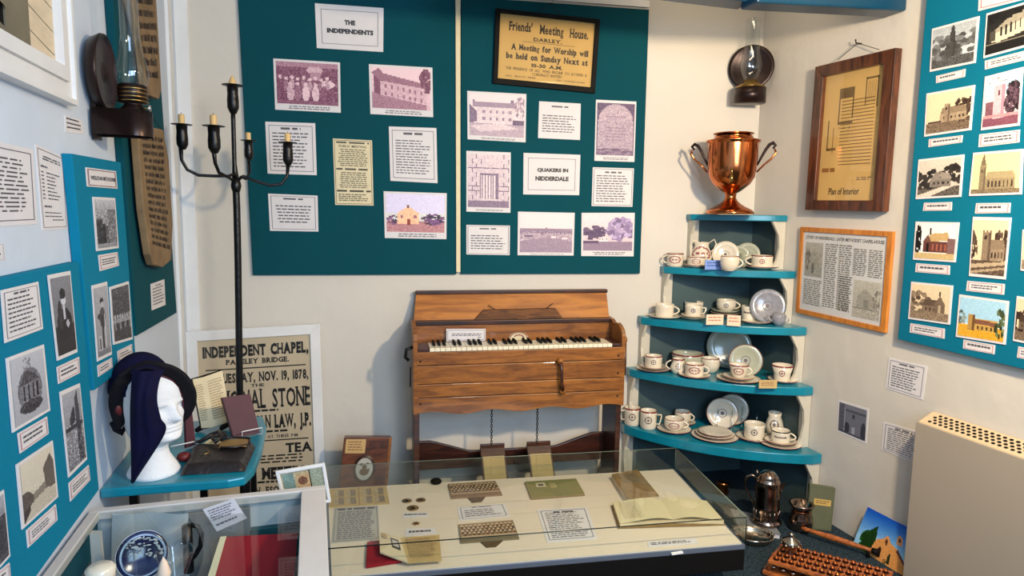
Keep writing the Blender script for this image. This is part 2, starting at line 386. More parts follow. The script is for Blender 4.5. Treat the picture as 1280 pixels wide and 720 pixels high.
def church(seed, tower=.3, tw=.12, th=.2, spire=False, nave=(.3, .85), ny=.5, gy=.78, sky=(.85, .9), wall=.5, roof=.4, treeL=0, treeR=0, ground=.45, bell=None, gable=False, nwin=5, treec=.2, w=48, h=44):
    c = Cv(w, h, sky[0], sky[1], seed); c.rect(0, gy, 1, 1, ground).speck(0, gy, 1, 1, .12)
    if treeR: c.tree(1-treeR*.6, .48, treeR, .3, treec)
    if treeL: c.tree(treeL*.5, .5, treeL, .28, treec)
    a, b = nave; rh = .16
    c.rect(a, ny, b, gy, wall).speck(a, ny, b, gy, .06)
    if gable: c.poly([(a-.02, ny+.02), (a+.13, ny-rh-.05), (a+.28, ny+.02)], wall*1.1); c.poly([(a+.13, ny-rh-.05), (b-.08, ny-rh), (b+.02, ny), (a+.28, ny)], roof)
    else: c.poly([(a, ny), (a+.05, ny-rh), (b-.04, ny-rh), (b+.02, ny)], roof)
    windows(c, a+.04, b-.02, ny+.08, gy-.05, nwin, .15, True)
    if tower is not None:
        c.rect(tower, th, tower+tw, gy, wall*.9); c.rect(tower+tw*.65, th, tower+tw, gy, wall*.6); c.ell(tower+tw*.35, th+.1, tw*.16, .04, .12)
        if spire: c.poly([(tower-.01, th), (tower+tw/2, th-.36), (tower+tw+.01, th)], wall*.7)
        else:
            for i in range(3): c.rect(tower+tw*i*.4, th-.035, tower+tw*(i*.4+.2), th, wall*.8)
    if bell: c.rect(bell-.03, ny-rh-.14, bell+.03, ny-rh+.02, wall*.6); c.poly([(bell-.035, ny-rh-.14), (bell, ny-rh-.22), (bell+.035, ny-rh-.14)], wall*.5)
    return c
def corners(px, pl, off): return [p if isinstance(p, Vector) else at(p[0], p[1], pl, off) for p in px]
DK = S(84, 82, 90); MG = S(118, 112, 122); RDL = S(150, 120, 130)
def sheet(label, px, pl, off, name='paper_notice', cat='notice', m='paper', th=.0012, draw=None, group=None, frame=True, tn='printed_text', pn='picture'):
    n = NRM[pl] if isinstance(pl, str) else pl[1]
    q = corners(px, pl, off+th); c = frm(sum(q, Vector())/4, pl)
    o = MB().slab(q, n, th).build(name, m, None, c); tag(o, label, cat, group)
    if draw:
        p = Print(q, n); draw(p); p.build(o, c, tn, pn)
    return o
def body(head=True, n=9, col=DK, v0=.2, v1=.9, m=.06, centre=False, fill=.36, border=True, wl=.1):
    def d(p):
        if border: p.frame(m, .012, MG)
        if head: p.dashes(.3, .1, .7, .145, 1, col, .9, wl=.2, ragged=0)
        p.dashes(m+.07, v0, 1-m-.07, v1, n, col, fill, centre=centre, wl=wl)
    return d
def photo(arr, caption=True, mg=.035, mv=.045, cb=.13):
    def d(p):
        p.pic(arr, mg, mv, 1-mg, 1-(cb if caption else mv))
        if caption: p.dashes(.2, 1-cb+.035, .85, .985, 2, MG, .5, wl=.07, ragged=.15, centre=True)
    return d
def cap(n=2):
    def d(p): p.frame(.05, .02, S(190, 130, 140), asp=1.8); p.dashes(.14, .3, .88, .76, n, DK, .45, wl=.09, ragged=.3)
    return d
# ---- the room and everything in it
# ================================================================ STRUCTURE
KL = Vector((XL, 3.2378, 0)); KR = Vector((XR, 2.9653, 0)); CZ = 2.62
a = KL-U*.12+N*0; b = KR+U*.12
m_ = MB().prism([(-.12, 0), ((KR-KL).length+.12, 0), ((KR-KL).length+.12, CZ), (-.12, CZ)], lambda u, v, w_: KL+U*u+UP*v+N*w_, 0, .1)
o = m_.build('wall_back', 'wall', None, frm(KL)); o['kind'] = 'structure'
struct('wall_left', MB().box(XL-.1, -1.6, 0, XL, 3.235, CZ), 'wallL')
struct('wall_right', MB().box(XR, -1.6, 0, XR+.1, 2.963, CZ), 'wall')
struct('floor', MB().box(XL-.1, -1.6, -.05, XR+.1, 3.35, 0), 'carpet')
struct('ceiling', MB().box(XL-.1, -1.6, CZ, XR+.1, 3.35, CZ+.05), 'ceil')
# corner batten on the left of the back wall and plank seams
s0 = lambda px, py, off=0: ((at(px, py, 'B', off)-KL).dot(U), at(px, py, 'B', off).z)
struct('trim_1', MB().box(XL, 3.03, 0, XL+.012, 3.10, CZ), 'trim')
struct('trim_2', MB().prism([(.0, 0), (.055, 0), (.055, CZ), (.0, CZ)], lambda u, v, w_: KL+U*u+UP*v-N*w_, 0, .014), 'trim')
# blue ceiling beam (near edge of an opening), with a thicker block on its right
by = 2.10
mb = MB().box(.55, by+.03, 2.155, 1.62, by+.26, 2.40)
bm1 = thing('ceiling_beam', 'blue-painted beam across the top right corner of the room', 'beam', (1.4, by+.1, 2.13))
def Lw(mb, name, m, root, bevel=0):
    mt = Matrix.Rotation(-root.rotation_euler.z, 4, 'Z') @ Matrix.Translation(-root.location)
    mb.v = [tuple(mt @ Vector(p)) for p in mb.v]; return mb.build(name, m, root, bevel=bevel)
bd_ = .10; pB = at(1143, 27, 'Y', by+bd_); pC = at(925, 13, 'Y', by+bd_); pT = at(900, 10, 'Y', by+.06+bd_); pB.x = XR-.004
Lw(MB().box(.6, by+.06, pT.z, pC.x+.03, by+.06+bd_, CZ-.02), 'thin_beam', 'beam', bm1, .006)
Lw(MB().add([(pC.x, by, pC.z), (pB.x, by, pB.z), (pB.x, by+bd_, pB.z), (pC.x, by+bd_, pC.z), (pC.x, by, CZ-.02), (pB.x, by, CZ-.02), (pB.x, by+bd_, CZ-.02), (pC.x, by+bd_, CZ-.02)], [(3, 2, 1, 0), (4, 5, 6, 7), (0, 1, 5, 4), (1, 2, 6, 5), (2, 3, 7, 6), (3, 0, 4, 7)]), 'thick_beam', 'beam', bm1, .008)

# window on the left wall (only its lower right corner is in view)
pi = at(62, 81, 'L'); po = at(79, 117, 'L', .03)
wn = MB(); y1 = pi.y; z0 = pi.z
fr = MB()
for k, (dy, t, wd) in enumerate(((0, .03, .03), (.03, .022, .035), (.065, .03, .012))):
    fr.box(XL, y1+dy, z0-dy-wd, XL+t, y1+dy+wd, 2.5)
    fr.box(XL, .9, z0-dy-wd, XL+t, y1+dy, z0-dy)
wf = struct('window_1', fr, 'trim')
mb = MB()
for i in range(16):
    z = z0+.0+i*.05
    mb.add([(XL+.004, y1-.115, z), (XL+.012, y1, z-.03), (XL+.012, y1, z+.018), (XL+.004, y1-.115, z+.048)], [(0, 1, 2, 3)])
struct('blind_strip', mb, 'lace', wf)
struct('stone_reveal', MB().box(XL, y1-.23, z0, XL+.006, y1-.116, 2.5), 'stone', wf)
struct('dark_pane', MB().box(XL, .9, z0, XL+.003, y1-.23, 2.5), 'hole', wf)
mb = MB()
for i in range(9):
    z = z0+.01+i*.055; mb.add([(XL+.005, 1.0, z+.10), (XL+.012, y1-.232, z-.01), (XL+.012, y1-.232, z+.004), (XL+.005, 1.0, z+.13)], [(0, 1, 2, 3)])
struct('leaf_screen', mb, 'stone', wf)

# ================================================================ DISPLAY BOARDS
def board(label, px, pl, off, m, th=.02):
    off += .0005
    n = NRM[pl]; q = corners(px, pl, off+th); c = frm(sum(q, Vector())/4, pl)
    o = MB().slab(q, n, th).build('display_board', m, None, c, bevel=.002); return tag(o, label, 'board')
bt = .018
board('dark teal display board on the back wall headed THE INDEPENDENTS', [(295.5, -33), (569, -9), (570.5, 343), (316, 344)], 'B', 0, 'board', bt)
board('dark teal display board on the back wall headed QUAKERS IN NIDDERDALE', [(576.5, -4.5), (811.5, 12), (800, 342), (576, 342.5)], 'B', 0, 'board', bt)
q = corners([(569.5, -6), (575.5, -5.5), (575.5, 340), (570.5, 340)], 'B', bt+.008); c = frm(sum(q, Vector())/4)
tag(MB().slab(q, -N, .007).build('joint_strip', 'cream', None, c), 'narrow white upright strip between the two back wall boards', 'strip')
q = corners([(668, -13), (811.8, 1), (811.6, 9), (668, -1.5)], 'B', .012); c = frm(sum(q, Vector())/4)
tag(MB().slab(q, -N, .012).build('edging_strip', 'trim', None, c), 'white edging strip along the top of the Quakers board', 'strip')
# left wall
Lb = lambda y0, y1, za, zb: [Vector((XL+.0235, y0, zb)), Vector((XL+.0235, y1, zb)), Vector((XL+.0235, y1, za)), Vector((XL+.0235, y0, za))]
def lboard(label, q, m, t=.022):
    c = sum(q, Vector())/4; return tag(MB().slab(q, NRM['L'], t).build('display_board', m, None, c, bevel=.002), label, 'board')
p1 = at(98, 327, 'L', .022); p2 = at(124, 612, 'L', .0235)
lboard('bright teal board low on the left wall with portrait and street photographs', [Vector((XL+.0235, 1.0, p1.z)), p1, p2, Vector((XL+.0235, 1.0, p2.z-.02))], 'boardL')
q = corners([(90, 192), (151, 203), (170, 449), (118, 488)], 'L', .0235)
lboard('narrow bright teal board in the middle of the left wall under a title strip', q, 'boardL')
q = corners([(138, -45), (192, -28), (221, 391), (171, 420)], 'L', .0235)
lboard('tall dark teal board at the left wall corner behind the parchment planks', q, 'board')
# right wall
q = [at(1160, -25, 'R', .029), Vector((XR-.029, 1.15, 2.30)), Vector((XR-.029, 1.15, .895)), at(1122, 424, 'R', .029)]
c = sum(q, Vector())/4
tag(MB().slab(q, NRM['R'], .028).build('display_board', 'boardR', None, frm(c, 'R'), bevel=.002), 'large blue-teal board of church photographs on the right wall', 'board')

# ================================================================ SHEETS ON THE BACK WALL
BO = bt+.001
def title(l1, l2, asp):
    def d(p):
        p.frame(.08, .012, MG, asp=asp)
        a = .17*len(l1)/9*.9; b = .055*len(l2)*.62
        p.text(l1, .5-a, .32, .5+a, .42, DK, .03); p.text(l2, .5-b, .56, .5+b, .66, DK, .03)
    return d
INKB = S(40, 40, 48)
def t1(p): p.frame(.08, .008, MG, asp=1.4); p.text('THE', .42, .33, .58, .44, INKB, .06); p.text('INDEPENDENTS', .16, .53, .85, .64, INKB, .06)
def t2(p): p.frame(.08, .008, MG, asp=1.4); p.text('QUAKERS IN', .24, .35, .79, .46, INKB, .06); p.text('NIDDERDALE', .21, .55, .80, .66, INKB, .06)
sheet('white title card reading THE INDEPENDENTS', [(393.5, 4), (479.5, 10), (479, 65), (396, 60)], 'B', BO, 'title_card', 'sign', draw=t1)
sheet('white title card reading QUAKERS IN NIDDERDALE', [(654.5, 191), (725.5, 193.5), (724, 244), (654, 243)], 'B', BO, 'title_card', 'sign', draw=t2)
def pphoto(label, px, arr, pl='B', off=None, **k):
    return sheet(label, px, pl, BO if off is None else off, 'photograph', 'photo', draw=photo(arr, **k), pn='picture')
# group of people
c = Cv(60, 44, .35, .25, 1, .09); c.speck(0, 0, 1, 1, .12); c.rect(0, 0, 1, .12, .55); c.ell(.62, .18, .13, .1, .75); c.ell(.82, .5, .13, .09, .95); c.rect(.55, .22, .72, .4, .6)
for i in range(9): c.ell(.06+i*.095, .36+.04*(i % 2), .03, .045, .85); c.ell(.06+i*.095, .52+.04*(i % 2), .042, .12, .3+.35*(i % 3)/2)
for i, x in enumerate((.22, .34, .47, .63, .76)): c.ell(x, .52, .033, .05, .85); c.ell(x, .74, .062, .19, (.75, .45, .9, .85, .35)[i])
c.rect(0, .9, 1, 1, .35); c.speck(0, .3, 1, 1, .1)
pphoto('purple-toned photograph of a crowd of villagers on the INDEPENDENTS board', [(341.5, 73), (425, 78), (426, 141), (344, 137)], c.out(*PUR))
c = Cv(56, 44, .95, .8, 2); c.poly([(.0, .15), (.12, .02), (.2, .15), (.95, .38), (.95, .5), (.15, .33)], .45); c.poly([(.03, .2), (.15, .33), (.15, .75), (.03, .62)], .3); c.poly([(.15, .33), (.92, .48), (.92, .85), (.15, .68)], .75)
for j in range(2):
    for i in range(7): x = .22+i*.1; y = .42+j*.18+i*.022; c.rect(x, y, x+.035, y+.08, .45)
c.poly([(.15, .68), (.92, .87), (.92, 1), (0, 1), (0, .6)], .5); c.tree(.92, .3, .1, .3, .25, 50); c.speck(0, .3, 1, 1, .07)
pphoto('purple-toned photograph of a long two-storey stone house on the INDEPENDENTS board', [(461, 80), (540.5, 84.5), (541.5, 146.5), (463, 142.5)], c.out(*PUR))
c = Cv(54, 38, .85, .7, 3, .03); c.a[:, :, 2] *= 1.02; SKY = (.74, .72, .86)
c = Cv(54, 38, .8, .8, 3, .03); c.rect(0, 0, 1, .5, (.80, .78, .88)); c.rect(0, .72, 1, 1, (.68, .50, .52)); c.tree(.12, .68, .14, .12, (.42, .30, .42), 30); c.tree(.8, .66, .2, .14, (.40, .28, .42), 50)
c.poly([(.18, .8), (.18, .5), (.38, .32), (.56, .5), (.56, .8)], (.88, .72, .60)); c.rect(.36, .28, .39, .36, (.5, .3, .3)); c.rect(.35, .66, .41, .82, (.55, .25, .2)); c.rect(.24, .55, .28, .64, (.6, .4, .45)); c.rect(.47, .55, .51, .64, (.6, .4, .45)); c.speck(0, .5, 1, 1, .05)
pphoto('faded colour photograph of a gabled chapel on the INDEPENDENTS board', [(479.5, 239), (558.5, 241.5), (558, 299), (481, 297.5)], c.out('rgb'), cb=.14)
c = Cv(52, 42, .92, .85, 4); c.rect(.05, .18, .85, .32, .5); c.rect(.05, .14, .1, .2, .4); c.rect(.75, .12, .8, .2, .4); c.poly([(0, .25), (.12, .4), (.2, .62), (0, .72)], .35); c.rect(.14, .32, .82, .66, .82)
windows(c, .2, .8, .38, .46, 5, .5); windows(c, .2, .8, .54, .62, 5, .45); c.rect(0, .68, 1, 1, .62); c.rect(.78, .6, 1, .72, .25); c.poly([(0, .76), (.6, .68), (.9, .8), (.2, .9)], .8); c.tree(.93, .3, .1, .25, .6, 40); c.speck(0, .3, 1, 1, .06)
pphoto('pale purple photograph of a long-roofed farmhouse below the Friends notice', [(584, 113.5), (658, 117.5), (657, 178), (584.5, 174)], c.out(*PUV), cb=.09)
c = Cv(36, 52, .22, .3, 5, .06); c.ell(.5, .35, .46, .33, .62); c.rect(.04, .35, .96, .9, .58); c.speck(.04, .1, .96, .85, .1)
for i in range(9): c.rect(.22, .25+i*.055, .78, .262+i*.055, .45)
c.tree(.5, .93, .5, .07, .35, 60); c.tree(.08, .06, .1, .08, .15, 20)
pphoto('purple photograph of a round-topped gravestone, upper right of the Quakers board', [(745, 124.5), (795.5, 127), (793, 202.5), (743, 201)], c.out(*PUV), cb=.1)
c = Cv(42, 56, .8, .75, 6, .05)
for j in range(11):
    for i in range(5): x = i*.22-(j % 2)*.1; c.rect(x, j*.085, x+.21, j*.085+.008, .3); c.rect(x+.2, j*.085, x+.212, j*.085+.085, .4)
c.rect(.28, .34, .74, .84, .35)
for i in range(6): c.rect(.30+i*.065, .40, .345+i*.065, .86, .85)
c.rect(.24, .26, .78, .36, .78); c.rect(0, .88, 1, 1, .38); c.speck(0, 0, 1, 1, .08)
pphoto('purple photograph of a slatted doorway in a stone wall, left edge of the Quakers board', [(583, 188.5), (638.5, 190.5), (638, 266), (583, 264.5)], c.out(*PUV), cb=.08)
c = Cv(54, 40, .95, .8, 7, .03); c.rect(0, .38, 1, .5, .5); c.poly([(0, .42), (.5, .36), (1, .44), (1, .5), (0, .5)], .45); c.rect(0, .5, 1, 1, .6); c.speck(0, .44, 1, .7, .16); c.poly([(0, .7), (.6, .6), (1, .72), (1, 1), (0, 1)], .5); c.rect(.1, .56, .25, .6, .3); c.rect(.6, .58, .68, .63, .9); c.rect(.8, .6, .9, .64, .85); c.speck(0, .7, 1, 1, .05)
pphoto('purple photograph of a wide valley landscape, bottom middle of the Quakers board', [(647.5, 264.5), (718.5, 266), (717, 319.5), (647, 319)], c.out(*PUV), cb=.07)
c = Cv(52, 40, .9, .75, 8, .04); c.tree(.2, .5, .25, .18, .2, 70); c.tree(.75, .4, .28, .3, (.55, .55, .68), 90); c.rect(.3, .62, .5, .74, .9); windows(c, .3, .5, .64, .7, 3, .4); c.rect(0, .75, 1, 1, .45); c.rect(0, .72, .3, .8, .2)
pphoto('purple photograph of a white cottage under big trees, bottom right of the Quakers board', [(727, 266), (793.5, 266), (792, 320.5), (726.5, 320)], c.out(*PUV), cb=.13)
sheet('white text sheet behind the candelabrum arm, upper left on the INDEPENDENTS board', [(331.5, 152), (394, 154), (396, 219), (334.5, 217)], 'B', BO, draw=body(n=11))
sheet('small white text card at the lower left of the INDEPENDENTS board', [(335, 242), (397, 244.5), (398, 289.5), (337.5, 288.5)], 'B', BO, draw=body(n=6, v0=.3, v1=.82, m=.05, centre=True))
sheet('white portrait text sheet right of the old yellowed programme', [(486, 158), (545.5, 160), (547, 229), (488, 226)], 'B', BO, draw=body(n=13, v0=.24, v1=.88))
def prog(p):
    p.frame(.03, .012, S(90, 84, 60), asp=.6); p.text('PUBLIC MEETING', .15, .09, .85, .125, S(60, 56, 40), .01)
    p.dashes(.08, .04, .92, .07, 1, S(80, 74, 52), .8, wl=.3, ragged=0); p.dashes(.1, .15, .9, .42, 9, S(96, 90, 66), .45, centre=True); p.dashes(.06, .44, .94, .47, 1, S(60, 54, 40), .8, wl=.3, ragged=.1)
    p.dashes(.1, .5, .9, .75, 8, S(96, 90, 66), .45, centre=True); p.dashes(.06, .77, .94, .8, 1, S(60, 54, 40), .9, wl=.3, ragged=0); p.dashes(.1, .83, .9, .95, 4, S(96, 90, 66), .5)
sheet('old yellowed printed programme, tall and narrow, in the middle of the INDEPENDENTS board', [(416, 173), (465, 175.5), (467, 257), (419, 256)], 'B', BO, 'printed_programme', 'notice', 'cream', draw=prog)
sheet('small white text card right under the Friends notice', [(674, 126.5), (726, 129.5), (725, 175), (672.5, 172.5)], 'B', BO, draw=body(n=7, v0=.36, v1=.86, border=False, m=.02))
sheet('white text card below the gravestone photograph', [(741, 209), (792.5, 210.5), (790.5, 258.5), (739.5, 257.5)], 'B', BO, draw=body(n=11, v0=.2, v1=.92, m=.03))
sheet('white text card at the lower left of the Quakers board', [(583, 281), (637.5, 282), (637, 319), (583, 318)], 'B', BO, draw=body(n=6, v0=.34, v1=.86, m=.03))

def framed(name, label, cat, px, pl, off, fw, mf, th, content, glass=True, paper='cream', fz=.012):
    """picture frame: four rails with depth, sheet, glass; fw in metres (l,t,r,b)"""
    n = NRM[pl] if isinstance(pl, str) else pl[1]
    q = corners(px, pl, off+th); c = sum(q, Vector())/4
    rot = TH if pl == 'B' or (not isinstance(pl, str) and len(pl) > 2) else 0
    root = thing(name, label, cat, c, rot); c = Matrix.Translation(c) @ Matrix.Rotation(rot, 4, 'Z')
    ux = (q[1]-q[0]).normalized(); vx = (q[3]-q[0]).normalized()
    W = (q[1]-q[0]).length; Hh = (q[3]-q[0]).length
    l, t, r, b = [x/W if i % 2 == 0 else x/Hh for i, x in enumerate(fw)]
    def P(u, v): return (q[0]*(1-u)+q[1]*u)*(1-v)+(q[3]*(1-u)+q[2]*u)*v
    o4 = [P(0, 0), P(1, 0), P(1, 1), P(0, 1)]; i4 = [P(l, t), P(1-r, t), P(1-r, 1-b), P(l, 1-b)]
    for k in range(4):
        k2 = (k+1) % 4
        x = MB().slab([o4[k], o4[k2], i4[k2], i4[k]], n, th); x.build('frame_rail', mf, root, c, bevel=.002)
    q2 = [p-n*fz for p in i4]
    MB().slab(q2, n, .003).build('sheet', paper, root, c)
    pr = Print(q2, n); content(pr); pr.build(root, c, 'printed_text', 'picture')
    if glass: MB().add([p-n*(fz-.004) for p in i4], [(0, 1, 2, 3)]).build('glass', 'glass', root, c)
    return root, q, c, n
INK = S(52, 36, 24)
def friends(p):
    T = lambda t, a, b, c_, d, bo=.03: p.slab(t, a, b, c_, d, INK, bo)
    T("Friends'", .10, .10, .34, .235, .035); T('Meeting', .42, .11, .67, .245, .04); T('House.', .74, .12, .94, .255, .04)
    T('DARLEY.', .36, .315, .66, .37, .03); p.rect(.24, .39, .80, .395, INK)
    T('A Meeting for Worship will', .13, .435, .95, .525, .055); T('be held on Sunday Next at', .08, .575, .95, .665, .055)
    T('10-30 A.M.', .35, .715, .68, .77, .04)
    T('THE PRESENCE OF ALL WHO INCLINE TO ATTEND IS', .08, .80, .95, .84, .0); T('CORDIALLY INVITED', .36, .86, .68, .90, .0)
    T('ALL SEATS FREE', .08, .925, .40, .95, .0); T('NO COLLECTION', .63, .925, .93, .95, .0)
r, q, c, n = framed('framed_notice', "dark framed Friends' Meeting House notice hung at the top of the Quakers board", 'notice', [(620, 10), (750.5, 24), (744, 116.5), (616.5, 104)], 'B', BO, (.022, .018, .022, .026), 'black', .02, friends, True, 'planpaper')
P0 = at(689, 4, 'B', BO+.012); P1 = at(672, 15, 'B', BO+.018); P2 = at(700, 18, 'B', BO+.018)
MB().tube([P1, P0, P2], .0012, 5).build('hanging_wire', 'string', r, c)
tag(MB().tube([P0-N*-.012, P0-N*.02], .0035, 8).build('nail', 'chrome', None, P0), 'bright nail above the framed Friends notice', 'nail')

# ---------------------------------------------------------------- right wall frames
def plan(p):
    L = S(120, 92, 56); 
    p.text('Plan of Interior', .2, .90, .72, .955, S(60, 44, 26), .01)
    for i in range(4): p.rect(.2+i*.09, .42, .21+i*.09, .62 if i < 1 else .44, L)
    for (a, b, c_, d) in ((.27, .12, .52, .20), (.27, .2, .29, .40), (.50, .12, .52, .36), (.27, .38, .52, .40), (.70, .07, .9, .085), (.70, .07, .715, .28), (.88, .07, .9, .30), (.1, .36, .12, .60), (.1, .58, .26, .60)): p.rect(a, b, c_, d, L)
    for i in range(20): p.rect(.32+.006*i*0, .22+i*.026, .86, .226+i*.026, L)
    for i in range(5): p.rect(.74+i*.028, .10, .745+i*.028, .26, L); p.rect(.33+i*.03, .14, .335+i*.03, .20, L)
    p.dashes(.05, .74, .3, .78, 1, S(150, 100, 50), .8); p.dashes(.66, .82, .92, .85, 2, L, .5)
r, q, c, n = framed('framed_plan', 'dark wooden framed plan of a chapel interior hung on the right wall', 'picture', [(1019, 83.5), (1119.5, 59.5), (1102.5, 264.5), (1006, 262.5)], 'R', .008, (.052, .05, .052, .045), 'framewood', .035, plan, True, 'planpaper', .02)
P0 = at(1072, 54, 'R', .02); P1 = at(1047, 75, 'R', .03); P2 = at(1099, 62, 'R', .03)
MB().tube([P1, P0, P2], .0015, 5).build('hanging_cord', 'string', r, c)
tag(MB().tube([P0+Vector((.02, 0, 0)), P0-Vector((.008, 0, 0)), P0-Vector((.012, 0, -.015))], .003, 8).build('nail_hook', 'iron', None, P0), 'black hook in the wall above the dark framed plan', 'hook')
def news(p):
    G = S(120, 116, 108); D2 = S(84, 80, 76)
    p.text('STORY OF NIDDERDALE : LATER METHODIST CHAPEL-HOUSE', .04, .045, .97, .085, D2, .015)
    c = Cv(30, 50, .7, .6, 21, .16); c.poly([(.15, 1), (.2, .4), (.5, .2), (.8, .45), (.9, 1)], .62); c.rect(.4, .6, .55, .9, .3); c.tree(.15, .5, .15, .3, .35, 40)
    p.pic(c.out((70, 66, 64), (214, 208, 198)), .04, .13, .27, .56)
    c = Cv(34, 42, .8, .7, 22, .1); c.poly([(.15, .75), (.15, .45), (.45, .2), (.8, .42), (.8, .72)], .6); c.rect(.4, .5, .6, .72, .45); c.rect(0, .73, 1, .77, .3); c.speck(0, .75, 1, 1, .2); c.tree(.9, .5, .15, .3, .5, 30)
    p.pic(c.out((90, 86, 82), (216, 210, 200)), .67, .52, .97, .95)
    for k in range(4):
        u0 = .30+k*.17 if k else .30; p.dashes(.30+k*.172, .13+(.03 if k > 1 else 0), .30+k*.172+.155, .48 if k > 1 else .92, 30 if k < 2 else 14, G, .5, wl=.05, ragged=.1)
    p.dashes(.04, .6, .28, .93, 14, G, .5, wl=.05, ragged=.1); p.dashes(.5, .5, .65, .93, 16, G, .5, wl=.05, ragged=.1)
framed('framed_newspaper', 'pine framed newspaper page about a chapel on the right wall below the dark framed plan', 'picture', [(1000, 283.5), (1116, 289.5), (1106, 416.5), (994, 390.5)], 'R', .0, (.022, .022, .026, .022), 'pine', .016, news, True, 'paper', .006)
# right wall loose sheets
sheet('white text sheet on the right wall just above the heater corner', [(1111, 447), (1159, 458), (1153.5, 500), (1107, 485)], 'R', 0.0005, draw=body(n=9, v0=.22, v1=.9))
sheet('white text sheet on the right wall partly hidden by the heater', [(1104.5, 527), (1158, 542), (1155, 583), (1101, 562)], 'R', 0.0005, draw=body(n=11, v0=.16, v1=.92))
c = Cv(34, 38, .55, .5, 9, .04); c.rect(0, 0, .2, 1, .35); c.rect(.2, .12, .24, 1, .8); c.rect(.24, .15, 1, .25, .3); c.ell(.55, .75, .2, .2, .5); c.rect(.24, .26, 1, .6, .5); c.rect(.5, .3, .58, .42, .15); c.ell(.32, .8, .1, .2, .12); c.ell(.92, .75, .1, .3, .15); c.rect(.5, .7, .62, .95, .8); c.rect(0, .95, 1, 1, .2)
sheet('small grey photograph of a doorway stuck on the right wall beside the corner shelves', [(1048, 499.5), (1086, 511), (1083, 555), (1046, 539)], 'R', 0, 'photograph', 'photo', draw=photo(c.out((40, 42, 56), (170, 172, 186)), False, .05, .06))

# ---------------------------------------------------------------- right board photographs
RO = .0295
def rph(label, px, arr): return sheet(label, px, 'R', RO, 'photograph', 'photo', th=.003, draw=photo(arr, False, .04, .05))
def rcap(label, px, n=1): return sheet(label, px, 'R', RO, 'caption_slip', 'caption', draw=cap(n))
a = church(31, .42, .12, .25, True, (.3, .62), .6, .78, (.75, .92), .28, .22, treeL=.35, treeR=.45, ground=.3, treec=.4); a.speck(0, 0, 1, .4, .05)
rph('photograph of a spired church among trees, top left of the right wall board', [(1165, 36), (1224, 20), (1219, 78.5), (1162, 90)], a.out((40, 38, 36), (205, 214, 222)))
rcap('caption slip under the spired church photograph', [(1170, 95), (1207, 86), (1206, 96), (1170, 104)])
c = Cv(44, 36, .12, .2, 32, .05); c.poly([(.1, .55), (.45, .28), (1, .1), (1, .62), (.3, .75), (.1, .7)], .8); c.poly([(.12, .5), (.5, .22), (1, .05), (1, .3), (.2, .52)], .62); c.tree(.2, .12, .25, .12, .08, 40); c.tree(.65, .12, .25, .1, .1, 30); c.rect(.1, .45, .22, .7, .3)
for i in range(6): x = .35+i*.11; c.rect(x, .38-i*.02, x+.035, .62-i*.02, .12)
c.rect(.0, .78, 1, 1, .1); c.rect(0, .74, 1, .79, .5)
rph('black and white photograph of a hall with tall windows on the right wall board', [(1233, 17), (1290, 0), (1288, 57), (1229, 73)], c.out((20, 18, 18), (236, 226, 200)))
rcap('caption slip under the photograph of the hall with tall windows', [(1231, 76), (1290, 61), (1290, 73), (1231, 87)], 2)
sheet('white heading card cut by the top edge of the right wall board', [(1224, -15), (1290, -30), (1290, -3), (1222.5, 14)], 'R', RO, 'title_card', 'sign', draw=cap(1))
a = church(33, .42, .12, .32, False, (.32, .92), .55, .74, (.92, .88), .62, .5, treeR=.22, ground=.4, nwin=6, treec=.2); a.rect(.05, .7, .35, .76, .25)
rph('sepia photograph of a long church with a short tower, second row of the right board', [(1158, 117), (1218.5, 106), (1213.5, 162.5), (1155, 171)], a.out(*SEP))
rcap('caption slip under the sepia church with the short tower', [(1161, 174), (1203.5, 169), (1202.5, 178), (1160.5, 184)])
c = Cv(40, 48, .8, .8, 34, .05); c.rect(0, 0, 1, .4, (.66, .78, .84)); c.tree(.3, .1, .3, .08, (.85, .86, .88), 20); c.rect(0, .82, 1, 1, (.50, .34, .40)); c.rect(.28, .18, .6, .86, (.80, .66, .70)); c.rect(.5, .18, .6, .86, (.68, .54, .60)); c.rect(.05, .5, .28, .82, (.5, .36, .4)); c.tree(.82, .5, .22, .3, (.32, .26, .30), 90); c.rect(0, .78, 1, .84, (.75, .55, .58)); c.rect(.4, .3, .44, .4, (.4, .25, .3))
rph('pinkish colour photograph of a square church tower on the right wall board', [(1231, 96), (1279, 83.5), (1274, 157), (1226, 163)], c.out('rgb'))
rcap('caption slip under the pinkish tower photograph', [(1224, 168), (1275, 162), (1274, 178), (1223, 184)], 2)
a = church(35, None, nave=(.3, .8), ny=.55, gy=.74, sky=(.85, .8), wall=.5, roof=.6, treeL=.35, treeR=.3, ground=.35, gable=True, nwin=4, treec=.15); a.poly([(0, .95), (.6, .75), (.9, .74), (.3, 1), (0, 1)], .85); a.rect(.5, .32, .54, .42, .4)
rph('grey photograph of a chapel beside a curving lane on the right wall board', [(1148, 199.5), (1205, 193), (1201, 246), (1144.5, 249)], a.out(*BWr))
rcap('caption slip under the grey chapel by the lane', [(1155, 253.5), (1190, 252.5), (1189.5, 263), (1153.5, 263.5)])
a = church(36, .16, .13, .34, True, (.28, .9), .62, .9, (.93, .88), .52, .6, ground=.4, nwin=7, w=52, h=46); a.rect(.16, .28, .29, .35, .5)
rph('yellowish photograph of a church with a slender spired tower on the right wall board', [(1216.5, 191), (1279, 186), (1277, 243), (1211, 245)], a.out((60, 44, 40), (236, 222, 168)))
rcap('caption slip under the church with the slender left-hand tower', [(1220, 254), (1263.5, 253.5), (1262.5, 266), (1218.5, 267)])
